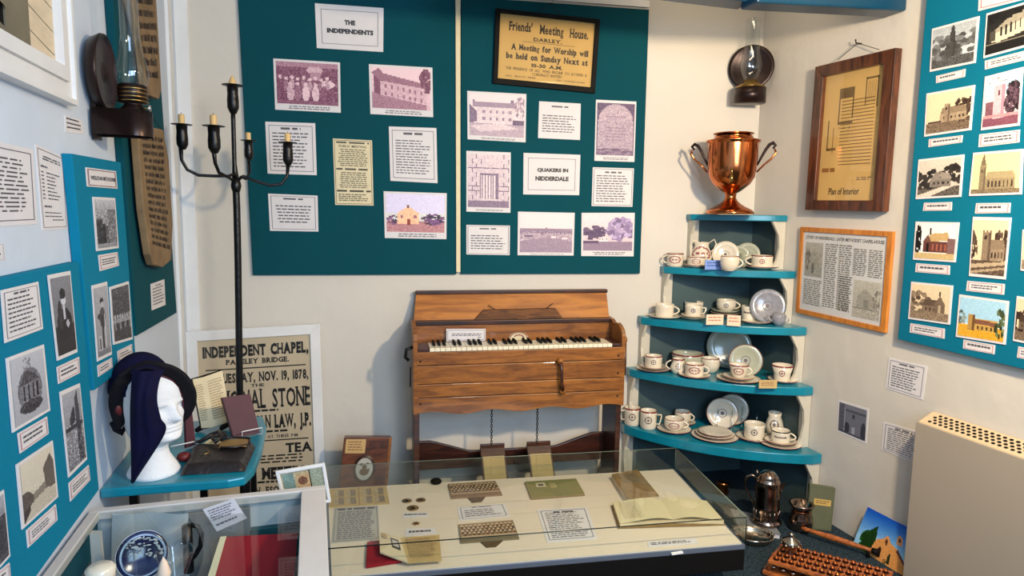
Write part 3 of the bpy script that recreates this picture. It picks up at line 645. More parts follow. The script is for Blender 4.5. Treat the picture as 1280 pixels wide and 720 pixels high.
c = Cv(48, 42, .9, .85, 37, .04); c.rect(0, 0, 1, .35, (.88, .86, .84)); c.tree(.06, .5, .1, .4, (.1, .1, .1), 60); c.poly([(.22, .5), (.4, .28), (.8, .24), (.88, .48)], (.72, .62, .46)); c.poly([(.2, .5), (.32, .3), (.4, .5)], (.45, .34, .3)); c.rect(.2, .5, .88, .82, (.42, .28, .26)); c.rect(.36, .12, .4, .3, (.2, .14, .12)); c.rect(.82, .4, 1, .85, (.5, .4, .4)); windows(c, .4, .82, .56, .76, 4, (.62, .4, .34)); c.rect(0, .83, 1, 1, (.74, .66, .5)); c.rect(.3, .55, .36, .8, (.12, .1, .1))
rph('tinted photograph of a tan-roofed chapel with a bell turret on the right wall board', [(1144.5, 277), (1199, 278), (1194, 328), (1141, 324.5)], c.out('rgb'))
rcap('caption slip under the tan-roofed chapel', [(1145, 329), (1187.5, 332), (1187, 343.5), (1144, 340)])
a = church(38, .3, .26, .22, False, (.42, .95), .52, .74, (.92, .86), .55, .5, treeL=.12, treeR=.25, ground=.3, nwin=5, w=40, h=54, treec=.25); a.poly([(0, .82), (1, .74), (1, .8), (0, .9)], .7); a.poly([(0, .95), (1, .84), (1, .88), (0, 1)], .65)
rph('tall sepia photograph of a large church tower on the right wall board', [(1216, 271), (1264, 272), (1256.5, 349.5), (1211, 345)], a.out(*SEP))
rcap('caption slip under the tall sepia tower photograph', [(1209, 351), (1256, 355), (1255, 368.5), (1207.5, 363.5)], 2)
a = church(39, None, nave=(.32, .82), ny=.58, gy=.78, sky=(.88, .84), wall=.45, roof=.3, treeL=.35, ground=.5, gable=False, nwin=4, treec=.4); a.poly([(.62, .78), (.62, .5), (.76, .28), (.9, .52), (.9, .78)], .4); a.rect(.73, .16, .78, .3, .2); a.rect(.72, .55, .8, .78, .7)
rph('sepia photograph of a small gabled chapel beside a lone tree on the right board', [(1139, 352), (1191, 357), (1187, 406), (1135, 398.5)], a.out(*SEP))
rcap('caption slip under the small gabled chapel, lowest at the left edge of the right board', [(1138, 404), (1181, 411), (1180.5, 423.5), (1137, 415.5)], 2)
c = Cv(52, 44, .9, .85, 40, .03); c.rect(0, 0, 1, .66, (.62, .76, .84)); c.speck(0, 0, 1, .6, .02); c.tree(.05, .55, .12, .2, (.45, .5, .5), 30); c.rect(0, .68, 1, 1, (.80, .62, .24)); c.rect(.22, .5, .86, .8, (.72, .60, .36)); c.poly([(.3, .62), (.34, .52), (.84, .54), (.88, .66)], (.50, .36, .30)); c.rect(.22, .4, .36, .82, (.66, .54, .34)); c.rect(.3, .4, .36, .82, (.45, .34, .22)); windows(c, .4, .86, .68, .78, 5, (.35, .25, .15)); c.tree(.92, .55, .12, .35, (.32, .36, .26), 40); c.speck(0, .7, 1, 1, .05)
rph('colour photograph of a church in golden grass under a blue sky, right wall board', [(1199, 368), (1261, 376.5), (1256.5, 431), (1194.5, 421)], c.out('rgb'))
rcap('caption slip under the colour photograph of the church in golden grass', [(1204.5, 424.5), (1244, 431.5), (1243, 443), (1203.5, 435.5)])
a = church(41, None, nave=(.2, .95), ny=.5, gy=.75, wall=.4, roof=.3, ground=.5)
rph('photograph cut by the right edge of the picture, level with the tall tower photograph', [(1278, 287), (1320, 292), (1316, 346), (1275.5, 338)], a.out(*SEP))
a = church(42, None, nave=(.1, .8), ny=.55, gy=.72, wall=.35, roof=.2, treeL=.5, ground=.4, treec=.12)
rph('sepia photograph at the lower right corner of the right wall board', [(1271, 370), (1312, 377), (1310, 435), (1266, 426)], a.out(*SEP))
rcap('caption slip cut by the right edge at the foot of the right wall board', [(1273, 433), (1305, 440), (1305, 453), (1271, 447)], 2)

# ---------------------------------------------------------------- left wall sheets
def lsheet(label, px, off=0, **k): return sheet(label, px, 'L', off, **k)
lsheet('large white text sheet at the far left above the low teal board', [(-25, 172), (41, 187), (47, 280), (-25, 285)], draw=body(False, n=13, v0=.17, v1=.86, border=True, wl=.2))
def listb(p):
    p.frame(.05, .012, MG, asp=.6); p.dashes(.2, .10, .85, .16, 2, DK, .5, wl=.2, centre=True, ragged=.1); p.dashes(.12, .22, .35, .25, 1, DK, .7, ragged=0)
    for i in range(8): p.rect(.12, .29+i*.045, .2, .305+i*.045, DK); p.dashes(.3, .29+i*.045, .8, .31+i*.045, 1, DK, .7, ragged=.5)
    p.dashes(.14, .7, .4, .73, 1, DK, .7, ragged=0)
    for i in range(3): p.dashes(.14 if i < 2 else .4, .78+i*.045, .9, .80+i*.045, 1, DK, .6)
lsheet('narrow white list sheet beside the large text sheet on the left wall', [(44, 180), (79, 196), (85, 286), (53, 288)], draw=listb)
lsheet('small blank-looking card at the left edge just above the low teal board', [(-25, 303), (5, 304), (7, 325), (-25, 331)], draw=body(False, n=2))
lsheet('small faint text slip on the left wall under the oil lamp bracket', [(81, 144), (103, 151), (105, 168), (82, 165)], draw=body(False, n=3, v0=.1, v1=.9, border=False, m=.0))
LO = .024
def midt(p): p.frame(.04, .03, RDL, asp=1.6); p.text('WESLEYAN METHODISM', .12, .4, .92, .62, DK, .02)
lsheet('title strip at the top of the narrow middle board on the left wall', [(107, 209), (145, 214), (147, 236), (109, 233)], LO, name='title_card', cat='sign', draw=midt)
def lph(label, px, arr, b=BW): return sheet(label, px, 'L', LO, 'photograph', 'photo', th=.002, draw=photo(arr.out(*b), False, .06, .045))
c = Cv(24, 44, .8, .3, 51, .1); c.rect(.0, .4, .3, .95, .2); c.rect(.6, .2, 1, .9, .5); c.rect(.35, .55, .6, .95, .35); c.rect(.3, .5, .42, .9, .1); c.speck(0, .2, 1, .9, .18); c.rect(0, .92, 1, 1, .6)
lph('grey engraving of a crowded street, upper photograph on the narrow middle board', [(116, 246), (144, 247.5), (148.5, 310), (121, 314)], c)
lsheet('caption under the grey street engraving on the middle board', [(123, 319), (147, 315), (149, 332), (125, 339)], LO, name='caption_slip', cat='caption', draw=cap(3))
c = Cv(22, 50, .7, .6, 52, .05); c.ell(.5, .2, .13, .05, .15); c.ell(.52, .26, .1, .05, .75); c.ell(.5, .45, .22, .16, .3); c.rect(.4, .4, .56, .9, .18); c.rect(.62, .4, .7, .9, .9); c.rect(.15, .7, .35, .95, .75); c.rect(.2, .75, .28, .9, .2); c.rect(0, .93, 1, 1, .5); c.ell(.25, .42, .12, .04, .2)
lph('photograph of a standing man in uniform on the narrow middle board', [(115, 357), (134, 352), (140, 443), (122, 452)], c)
c = Cv(28, 44, .3, .2, 53, .14); c.speck(0, 0, 1, 1, .14)
for i in range(7): c.ell(.1+i*.14, .55, .05, .05, .7); c.ell(.1+i*.14, .7, .06, .1, .15 if i % 2 else .5)
c.rect(0, .6, 1, .65, .6)
lph('dark photograph of a group of people outdoors on the narrow middle board', [(137, 359), (161, 351.5), (166, 424), (142, 431)], c)
lsheet('caption under the standing man on the middle board', [(122, 457), (140, 447), (141, 459), (123, 471)], LO, name='caption_slip', cat='caption', draw=cap(2))
lsheet('caption under the group photograph on the middle board', [(147, 439), (165, 430), (166, 444), (148, 453)], LO, name='caption_slip', cat='caption', draw=cap(2))
lsheet('small white card at the foot of the dark teal board below the planks', [(188.5, 355), (205.5, 349), (207, 381), (190, 388)], LO, name='caption_slip', cat='caption', draw=body(True, n=6, border=False, m=.02))
lsheet('white text sheet at the top left of the low teal board', [(1, 363), (48, 352), (54, 411), (6, 429)], LO, draw=body(True, n=8))
c = Cv(28, 56, .55, .4, 54, .05); c.rect(0, .62, 1, 1, .15); c.ell(.5, .62, .4, .22, .12); c.ell(.52, .28, .14, .09, .85); c.ell(.5, .22, .16, .07, .15); c.rect(.46, .36, .58, .55, .8); c.ell(.66, .62, .08, .05, .75); c.ell(.3, .5, .12, .2, .2)
lph('dark oval portrait photograph on the low teal board', [(60, 344), (88, 338.5), (97, 440), (72, 451)], c)
lsheet('caption slip under the portrait on the low teal board', [(71, 459), (99, 446), (100, 466), (73, 480)], LO, name='caption_slip', cat='caption', draw=cap(2))
c = Cv(44, 52, .78, .7, 55, .03); c.ell(.5, .55, .36, .34, .45); c.rect(.24, .45, .78, .72, .5); c.poly([(.2, .45), (.4, .22), (.6, .3), (.8, .42)], .3); windows(c, .26, .78, .48, .7, 4, .15, True); c.ell(.5, .8, .34, .1, .25); c.tree(.45, .14, .12, .1, .55, 20); c.speck(.15, .3, .85, .85, .12)
lph('engraving of a columned chapel in a vignette, middle left of the low teal board', [(8, 448), (55, 430.5), (63, 513), (16, 541)], c)
lsheet('caption slip under the engraving of the columned chapel', [(22, 542), (59, 520.5), (61, 542), (25, 567)], LO, name='caption_slip', cat='caption', draw=cap(2))
c = Cv(26, 54, .7, .5, 56, .06); c.poly([(.25, .35), (.55, .18), (.6, .4), (.3, .45)], .25); c.poly([(.6, .1), (.8, .02), (.95, 1), (.6, .95)], .3); c.speck(0, .4, 1, 1, .22); c.rect(0, .45, 1, .5, .25)
lph('grey photograph of a ruined stone building on the low teal board', [(75, 490), (100, 479), (109, 574), (86, 597)], c)
lsheet('caption slip under the ruined building at the low teal board corner', [(86, 604), (111, 581), (113, 600), (88, 627)], LO, name='caption_slip', cat='caption', draw=cap(3))
c = Cv(46, 50, .85, .8, 57, .03); c.poly([(.65, .3), (.9, .12), (1, .3), (1, .75), (.7, .72)], .35); c.poly([(0, .5), (.15, .5), (.3, .62), (.3, .75), (0, .85)], .3); c.poly([(.3, .62), (.7, .55), (.7, .7), (.3, .75)], .5); c.poly([(0, 1), (.3, .75), (.75, .7), (1, .8), (1, 1)], .75); c.poly([(0, 1), (0, .8), (.2, .76), (.2, .85)], .2); c.speck(0, .5, 1, 1, .05)
lph('sepia photograph of a village street, lower left of the low teal board', [(20.5, 581), (66, 550.5), (73, 621), (28, 662)], c, ((44, 34, 32), (226, 218, 200)))
lsheet('caption slip under the village street photograph', [(33, 663), (70, 630), (72, 650), (35, 685)], LO, name='caption_slip', cat='caption', draw=cap(3))
c = Cv(30, 50, .7, .3, 58, .06); c.rect(0, .3, 1, .9, .25); c.speck(0, .3, 1, 1, .1)
lph('dark photograph cut by the left edge of the picture on the low teal board', [(-25, 634), (5, 612), (13, 695), (-22, 735)], c)
lsheet('caption slip cut by the lower left corner of the picture', [(-20, 730), (12, 703), (14, 725), (-18, 752)], LO, name='caption_slip', cat='caption', draw=cap(2))
# parchment planks hung on the dark board
def plank(label, pts, quad, nl, wire=None):
    off = .055; n = NRM['L']; P = [at(x, y, 'L', off) for x, y in pts]; c = sum(P, Vector())/len(P)
    root = thing('lettered_plank', label, 'plaque', c)
    MB().slab(P, n, .022).build('wood_panel', 'cork', root, c, bevel=.003)
    p = Print([at(x, y, 'L', off) for x, y in quad], n); p.glyphs(.06, .03, .94, .97, nl, S(56, 40, 26), .045, .62); p.build(root, c, 'lettering')
    if wire: MB().tube([at(x, y, 'L', off-.005) for x, y in wire], .0012, 5).build('hanging_string', 'string', root, c)
plank('brown lettered plank at the top of the dark left board behind the lamp chimney', [(160, -50), (193, -40), (202, 112), (199, 124), (184, 118), (178, 60), (164, 0)], [(163, -45), (192, -38), (200, 108), (183, 106)], 9)
plank('long brown lettered plank tapering to its foot on the dark left board', [(172, 160), (186, 158), (204, 162), (211, 200), (216, 280), (214, 325), (204, 334), (192, 331), (188, 318), (180, 262)], [(174, 164), (206, 168), (214, 320), (190, 312)], 16, [(186, 158), (188, 143), (202, 162)])
# ================================================================ PORTABLE HARMONIUM (folding organ)
OF = .30
O0 = at(520, 520, 'B', OF); O0 = Vector((O0.x, O0.y, 0))
OM = Matrix.Translation(O0) @ Matrix.Rotation(TH, 4, 'Z'); OI = OM.inverted()
def ol(px, py, y=0):                            # pixel -> organ frame (x along, z up) on the plane y behind the front
    p = OI @ at(px, py, 'B', OF-y); return p.x, p.z
org = thing('portable_organ', 'golden oak portable reed organ with open lid and chain-hung pedals against the back wall', 'organ', O0, TH)
XW = ol(776, 512)[0]; xl = 0.0; xr = XW
zk = ol(640, 432.5)[1]; za = ol(640, 516)[1]
zs = [ol(521, y)[1] for y in (439.5, 457.6, 481, 498, 519)]; zs[0] = zk-.017
# front planks, the lowest with a scalloped edge
for k in range(4):
    if k < 3: m_ = MB().box(.002, 0, zs[k+1]+.0015, xr-.002, .018, zs[k]-.0015)
    else:
        pts = [(.002, zs[3]-.0015)]; n = 40
        for i in range(n+1):
            u = i/n; pts.append((.002+(xr-.004)*u, zs[4]+.008*math.sin(u*math.pi*2*3.5)*(1 if .0 < u < 1 else 0)+.004))
        pts.append((xr-.002, zs[3]-.0015)); m_ = MB().prism(pts, lambda u, v, w_: Vector((u, w_, v)), 0, .018)
    m_.build('front_plank', 'oak', org, bevel=.0025)
zt = ol(640, 400, .20)[1]
# cheeks: side boards with a curved shoulder
pr = [(.0, za+.01), (.0, zk+.035), (.012, zk+.06), (.04, zk+.075), (.075, zk+.085), (.12, zt-.01), (.16, zt+.005), (.23, zt+.008), (.23, za+.01)]
for x0 in (-.012, xr-.006):
    MB().prism(pr, lambda u, v, w_: Vector((w_, u, v)), x0, x0+.02).build('side_cheek', 'oak', org, bevel=.003)
MB().box(.008, .215, zs[4]+.03, xr-.006, .23, zt-.01).build('back_panel', 'oak', org)
MB().box(.008, .175, zk-.03, xr-.006, .188, zt-.012).build('fallboard', 'oak', org)
MB().box(.008, .165, zt-.014, xr-.006, .23, zt+.006).build('top_rail', 'walnut', org, bevel=.003)
MB().box(.008, .02, zk-.035, xr-.006, .19, zk-.018).build('key_bed', 'oakdark', org)
# lid leaning back
lb = [ol(519, 402, .215), ol(765, 397, .215)]
zl = ol(640, 365, .275)[1]
xa = ol(520, 366, .275)[0]; xb = ol(757, 364, .275)[0]; zb0 = zt+.006
mb = MB().add([(.0, .200, zb0), (xr, .200, zb0), (xb, .262, zl), (xa, .262, zl), (.0, .214, zb0), (xr, .214, zb0), (xb, .276, zl), (xa, .276, zl)], [(0, 1, 2, 3), (7, 6, 5, 4), (0, 4, 5, 1), (1, 5, 6, 2), (2, 6, 7, 3), (3, 7, 4, 0)])
lid = mb.build('lid', 'oaklid', org, bevel=.002)
MB().box(xa-.004, .252, zl-.006, xb+.004, .282, zl+.012).build('lid_moulding', 'walnut', lid, bevel=.004)
def lidp(px, py, lift=.0):
    y = .205+.05*(402-py)/38; x, z = ol(px, py, y); return Vector((x, y-lift, z))
q = [lidp(604, 386.5, .02), lidp(693, 384.5, .02), lidp(703, 397.5, .02), lidp(591, 400, .02)]
MB().slab(q, Vector((0, -1, 0)), .018).build('music_ledge', 'oakdark', org, bevel=.002)
for a, b in (((610, 381), (618, 386)), ((690, 379), (682, 384.5))):
    MB().tube([lidp(*a, .012), lidp(*b, .02)], .002, 6).build('music_hook', 'iron', org)
# keyboard: 36 white keys from F to E, 25 black
kx0 = ol(537, 440)[0]; kx1 = ol(765, 434)[0]; kw = (kx1-kx0)/36
wk = MB().box(.0006, -.004, zk-.016, kw-.0006, .125, zk).build('white_key', 'ivory', org, bevel=.0012); wk.location.x = kx0
for i in range(1, 36):
    o = wk.copy(); COL.objects.link(o); o.location.x = kx0+i*kw
bk = None; pat = [1, 1, 1, 0, 1, 1, 0]          # F# G# A# - C# D# -
for i in range(35):
    if pat[i % 7]:
        if bk is None: bk = MB().add([(-.006, .04, zk), (.006, .04, zk), (.006, .125, zk), (-.006, .125, zk), (-.0045, .046, zk+.013), (.0045, .046, zk+.013), (.0045, .125, zk+.013), (-.0045, .125, zk+.013)], [(3, 2, 1, 0), (4, 5, 6, 7), (0, 1, 5, 4), (1, 2, 6, 5), (2, 3, 7, 6), (3, 0, 4, 7)]).build('black_key', 'black', org, bevel=.001); o = bk
        else: o = bk.copy(); COL.objects.link(o)
        o.location.x = kx0+(i+1)*kw
for x0, x1 in ((.008, kx0-.001), (kx1+.001, xr-.008)): MB().box(x0, .0, zk-.018, x1, .13, zk-.002).build('key_block', 'walnut', org, bevel=.002)
# badge and small fittings
bx, bz = ol(648, 425, .174); mb = MB(); R_ = .045
pts = [(bx+R_*1.1*math.cos(t), bz+R_*.85*math.sin(t)) for t in [math.pi*i/14 for i in range(15)]]
bd = MB().prism(pts, lambda u, v, w_: Vector((u, w_, v)), .170, .175).build('maker_badge', 'cream', org)
mb = MB()
pts2 = lambda s: [(bx+R_*1.1*s*math.cos(t), .1692, bz+.002+R_*.85*s*math.sin(t)) for t in [math.pi*i/14 for i in range(15)]]
a_, b_ = pts2(.93), pts2(.86)
for i in range(14): mb.add([a_[i], a_[i+1], b_[i+1], b_[i]], [(0, 1, 2, 3)])
for i in range(7): t0 = .5+i*.3; r0 = R_*.62; mb.add([(bx+r0*math.cos(t0)-.003, .1692, bz+r0*.8*math.sin(t0)), (bx+r0*math.cos(t0)+.003, .1692, bz+r0*.8*math.sin(t0)), (bx+r0*math.cos(t0)+.003, .1692, bz+r0*.8*math.sin(t0)+.007), (bx+r0*math.cos(t0)-.003, .1692, bz+r0*.8*math.sin(t0)+.007)], [(0, 1, 2, 3)])
mb.build('badge_ornament', 'red', bd)
# knee lever (S-shaped)
pts = [ol(699, 450), ol(700, 462), ol(700, 476), ol(702, 488)]; P = [Vector((x, -.018-.012*(i in (1, 2)), z)) for i, (x, z) in enumerate(pts)]
kl = MB().tube(P, [.010, .007, .008, .011], 10).build('knee_lever', 'walnut', org)
for j in (0, 3): MB().lathe([(0, -.012), (.013, -.008), (.015, 0), (.013, .008), (0, .012)], 12, P[j], (Vector((1, 0, 0)), Vector((0, 0, 1)), Vector((0, -1, 0)))).build('lever_knob', 'oak', kl)
for x, z in [(.02, zs[1]+.02), (.02, zs[4]+.05), (xr-.02, zs[1]+.02), (xr-.02, zs[4]+.05), (xr-.02, zs[2]+.02)]:
    MB().lathe([(.005, 0), (.004, .003), (0, .004)], 10, (x, 0, z), (Vector((1, 0, 0)), Vector((0, 0, 1)), Vector((0, -1, 0)))).build('screw_head', 'iron', org)
# hook on the left side, scroll on the right side
MB().tube([(-.012, .03, zk), (-.04, .03, zk-.01), (-.045, .03, zk-.045), (-.03, .03, zk-.06)], .008, 8).build('side_hook', 'iron', org)
MB().tube([(-.022, .03, zk-.09), (-.024, .03, zk-.18)], .003, 6).build('hook_rod', 'iron', org)
MB().lathe([(0, 0), (.018, .002), (.02, .01), (.012, .016), (0, .018)], 14, (xr+.012, .03, zk+.01), (Vector((0, 1, 0)), Vector((0, 0, 1)), Vector((1, 0, 0)))).build('side_knob', 'oak', org)
MB().tube([(xr+.02, .03, zk+.0), (xr+.022, .02, zk-.1), (xr+.02, .03, zk-.16)], [.009, .006, .010], 8).build('side_arm', 'walnut', org)
# end frames (legs), shaped stretcher, feet
for x0 in (-.010, xr-.018):
    pts = [(.015, zs[4]+.05), (.02, .14), (-.012, .06), (-.02, 0), (.04, 0), (.07, .05), (.16, .05), (.2, 0), (.28, 0), (.262, .06), (.215, .14), (.215, zs[4]+.05)]
    MB().prism(pts, lambda u, v, w_: Vector((w_, u, v)), x0, x0+.026).build('leg', 'walnut', org, bevel=.003)
pts = []; zst = .29
for i in range(31):
    u = i/30; e = abs(u-.5)*2; d = .0 if e > .78 else -.055*(.5+.5*math.cos(math.pi*min(1, e/.78)**1.0)) if e > .0 else -.055
    d = -.06*(1-max(0, min(1, (e-.45)/.4)))
    pts.append((.01+(xr-.02)*u, zst+d))
pts += [(xr-.01, .15), (.01, .15)]
MB().prism(pts, lambda u, v, w_: Vector((u, w_, v)), .18, .20).build('stretcher', 'walnut', org, bevel=.002)
for px, pyb, pc in ((616, 559, 614.5), (674, 556, 671.5)):
    x, z = ol(px, pyb, .06); hw = .058
    pd = MB().add([(x-hw, -.055, .14), (x+hw, -.055, .14), (x+hw, .075, z), (x-hw, .075, z), (x-hw, -.055, .125), (x+hw, -.055, .125), (x+hw, .09, z-.015), (x-hw, .09, z-.015)], [(3, 2, 1, 0), (4, 5, 6, 7), (0, 1, 5, 4), (1, 2, 6, 5), (2, 3, 7, 6), (3, 0, 4, 7)]).build('pedal', 'walnut', org, bevel=.002)
    MB().add([(x-hw+.008, -.053, .144), (x+hw-.008, -.053, .144), (x+hw-.008, .04, .144+(z-.14)*.73), (x-hw+.008, .04, .144+(z-.14)*.73), ], [(0, 1, 2, 3)]).build('pedal_carpet', 'tan', pd)
    MB().box(x-hw, .068, z-.035, x+hw, .08, z+.012).build('pedal_top_board', 'walnut', pd, bevel=.002)
    ch = MB(); ztop = zs[4]+.03; xc = ol(pc, 530, .07)[0]; n = int((ztop-z)/.013)
    for i in range(n):
        zz = z+.008+i*.013; ring = [(xc+(.0045*math.cos(t) if i % 2 else 0), .07+(0 if i % 2 else .0045*math.cos(t)), zz+.0085*math.sin(t)) for t in [6.283*k/8 for k in range(8)]]
        ch.tube(ring, .0018, 4, closed=True)
    o = ch.build('chain', 'iron', org); o['kind'] = 'stuff'
for x in (.2, .75): pass
# label card on the organ
q = [OM @ Vector((*[ol(a, b, .150)[0]], .150, ol(a, b, .150)[1])) for a, b in ((558, 411), (607, 411), (607, 426), (558, 427))]
c = frm(sum(q, Vector())/4)
o = MB().slab(q, -N, .001).build('label_card', 'paper', None, c); tag(o, 'small white card with two lines of print standing behind the organ keys', 'card')
def d(p): p.frame(.03, .01, MG, asp=3); p.dashes(.14, .38, .9, .62, 2, DK, .5, ragged=.0); p.dashes(.8, .66, .9, .72, 1, DK, .9)
p = Print(q, -N); d(p); p.build(o, c)

# ================================================================ CORNER SHELVES
ZS = [1.388, 1.121, .864, .595, .300]
CW = KR.copy()
SH = [((858, 268), (985, 268)), ((825, 333), (995, 338)), ((797, 395), (1009, 408)), ((783, 458), (1017, 484)), ((776, 530), (1028, 563))]
bul = [.03, .055, .075, .09, .10]; thk = [.030, .034, .038, .040, .046]
A = []; Bq = []
unit = thing('corner_shelf_unit', 'five-tier corner shelf unit with teal bow-fronted shelves in the right back corner', 'shelves', (CW.x-.25, CW.y-.2, 0))
for k, (l, r) in enumerate(SH):
    pa = at(*l, 'B', .004); pb = at(*r, 'R', .004); ca = Vector((pa.x, pa.y, 0)); cb = Vector((pb.x, pb.y, 0)); A.append(ca); Bq.append(cb)
    a1 = ca-N*.05; b1 = cb+Vector((-.05, 0, 0)); d_ = (b1-a1); nn = Vector((-d_.y, d_.x, 0)).normalized()*(-1)
    if nn.y > 0: nn = -nn
    pts = [CW+Vector((-.006, -.004, 0)), ca]+[a1+d_*t+nn*(bul[k]*math.sin(math.pi*t)**.8) for t in [i/24 for i in range(25)]]+[cb]
    lo = [(p.x, p.y) for p in pts]
    Lw(MB().prism(lo, lambda u, v, w_: Vector((u, v, w_)), ZS[k]-thk[k], ZS[k]), 'shelf', 'shelf', unit, .004)
def wallboard(k0, sgn):                          # backing boards between tiers, on both walls
    pass
for k in range(5):
    ztop = ZS[k]-thk[k]-.001; zbot = ZS[k+1]+.001 if k < 4 else .001
    # back boards
    inn = .045
    a = A[k]+U*inn; q = [a-N*.003, CW-N*.003-U*.003, CW-N*.010-U*.003, a-N*.010]
    Lw(MB().prism([(p.x, p.y) for p in q], lambda u, v, w_: Vector((u, v, w_)), zbot, ztop), 'backboard', 'unit', unit)
    b = Bq[k]+Vector((0, inn, 0)); q = [Vector((XR-.003, b.y, 0)), Vector((XR-.003, CW.y-.012, 0)), Vector((XR-.010, CW.y-.012, 0)), Vector((XR-.010, b.y, 0))]
    Lw(MB().prism([(p.x, p.y) for p in q], lambda u, v, w_: Vector((u, v, w_)), zbot, ztop), 'backboard', 'unit', unit)
    # scalloped side brackets, white, standing out from the walls
    d0, d1 = .05, .085
    pts = [(.003, ztop), (d0+.03, ztop), (d0-.012, ztop-(ztop-zbot)*.30), (d0-.018, ztop-(ztop-zbot)*.55), (d0-.005, ztop-(ztop-zbot)*.82), (d0+.02, zbot), (.003, zbot)]
    for base, nrm, along, w0 in ((A[k]+U*.012, -N, U, .014), (Bq[k]+Vector((0, .012, 0)), Vector((-1, 0, 0)), Vector((0, 1, 0)), .014)):
        Lw(MB().prism(pts, lambda u, v, w_, base=base, nrm=nrm, along=along: base+nrm*(u-.004)+UP*v+along*w_, 0, w0), 'side_bracket', 'bracket', unit)
        Lw(MB().prism([(0.02, .004), (.055, .004), (.055, .012), (.02, .012)], lambda u, v, w_, base=base, nrm=nrm, along=along: base+along*u+nrm*v+UP*w_, zbot, ztop), 'side_panel', 'bracket', unit)

# ================================================================ CHINA
GD = S(150, 90, 84)
def inroom(c, r):
    g = N.dot(c)-(DB-r)
    if g > 0: v = Vector((c.x, c.y, 0)).normalized(); c = c-v*(g/N.dot(v))
    if c.x > XR-r: c.x = XR-r
    g = N.dot(c)-(DB-r)
    if g > 0: c = c-N*g
    return c
def base_pt(cx, yb, wpx, z):
    p = at(cx, yb, 'H', z); r = wpx*mpp(p)/2; v = (p-CAM); v.z = 0; v.normalize(); return inroom(p+v*r, r+.014)
cupprof = {
 'tea': [(.0, 0), (.52, 0), (.55, .06), (.62, .12), (.82, .45), (.93, .8), (1, 1), (.96, 1), (.88, .8), (.76, .45), (.5, .16), (0, .14)],
 'can': [(0, 0), (.86, 0), (.92, .03), (.97, .15), (.98, .8), (1, 1), (.94, 1), (.92, .8), (.9, .15), (0, .1)],
 'bowl': [(0, 0), (.55, 0), (.6, .06), (.85, .2), (1, .55), (.97, .85), (.95, 1), (.9, 1), (.92, .8), (.94, .55), (.7, .2), (0, .14)],
 'flare': [(0, 0), (.66, 0), (.7, .05), (.8, .5), (1, 1), (.96, 1), (.76, .5), (.6, .1), (0, .08)],
 'jug': [(0, 0), (.7, 0), (.74, .04), (.98, .25), (1, .42), (.82, .68), (.66, .84), (.74, 1), (.70, 1), (.62, .84), (.78, .68), (.95, .42), (.9, .25), (0, .06)],
}
def saucerprof(r, h): return [(0, 0), (r*.5, 0), (r*.55, h*.1), (r*.85, h*.55), (r, h), (r*.985, h+.0015), (r*.83, h*.55+.003), (r*.52, h*.2+.003), (0, h*.2+.002)]
def rimring(mb, r, z, t, c=(0, 0, 0)): mb.lathe([(r*1.004, z-t), (r*1.006, z+.0006), (r*.96, z+.0007)], 28, c)
def handle_pts(r, h, side, kind):
    a = Vector((math.cos(side), math.sin(side), 0))
    if kind == 'square': return [a*(r*.94)+UP*h*.8, a*(r*1.55)+UP*h*.82, a*(r*1.55)+UP*h*.74, a*(r*1.42)+UP*h*.42, a*(r*1.3)+UP*h*.3, a*(r*.95)+UP*h*.28]
    return [a*(r*(.9+.62*math.sin(math.pi*t)**.7))+UP*(h*(.86-.62*t)) for t in [i/9 for i in range(10)]]
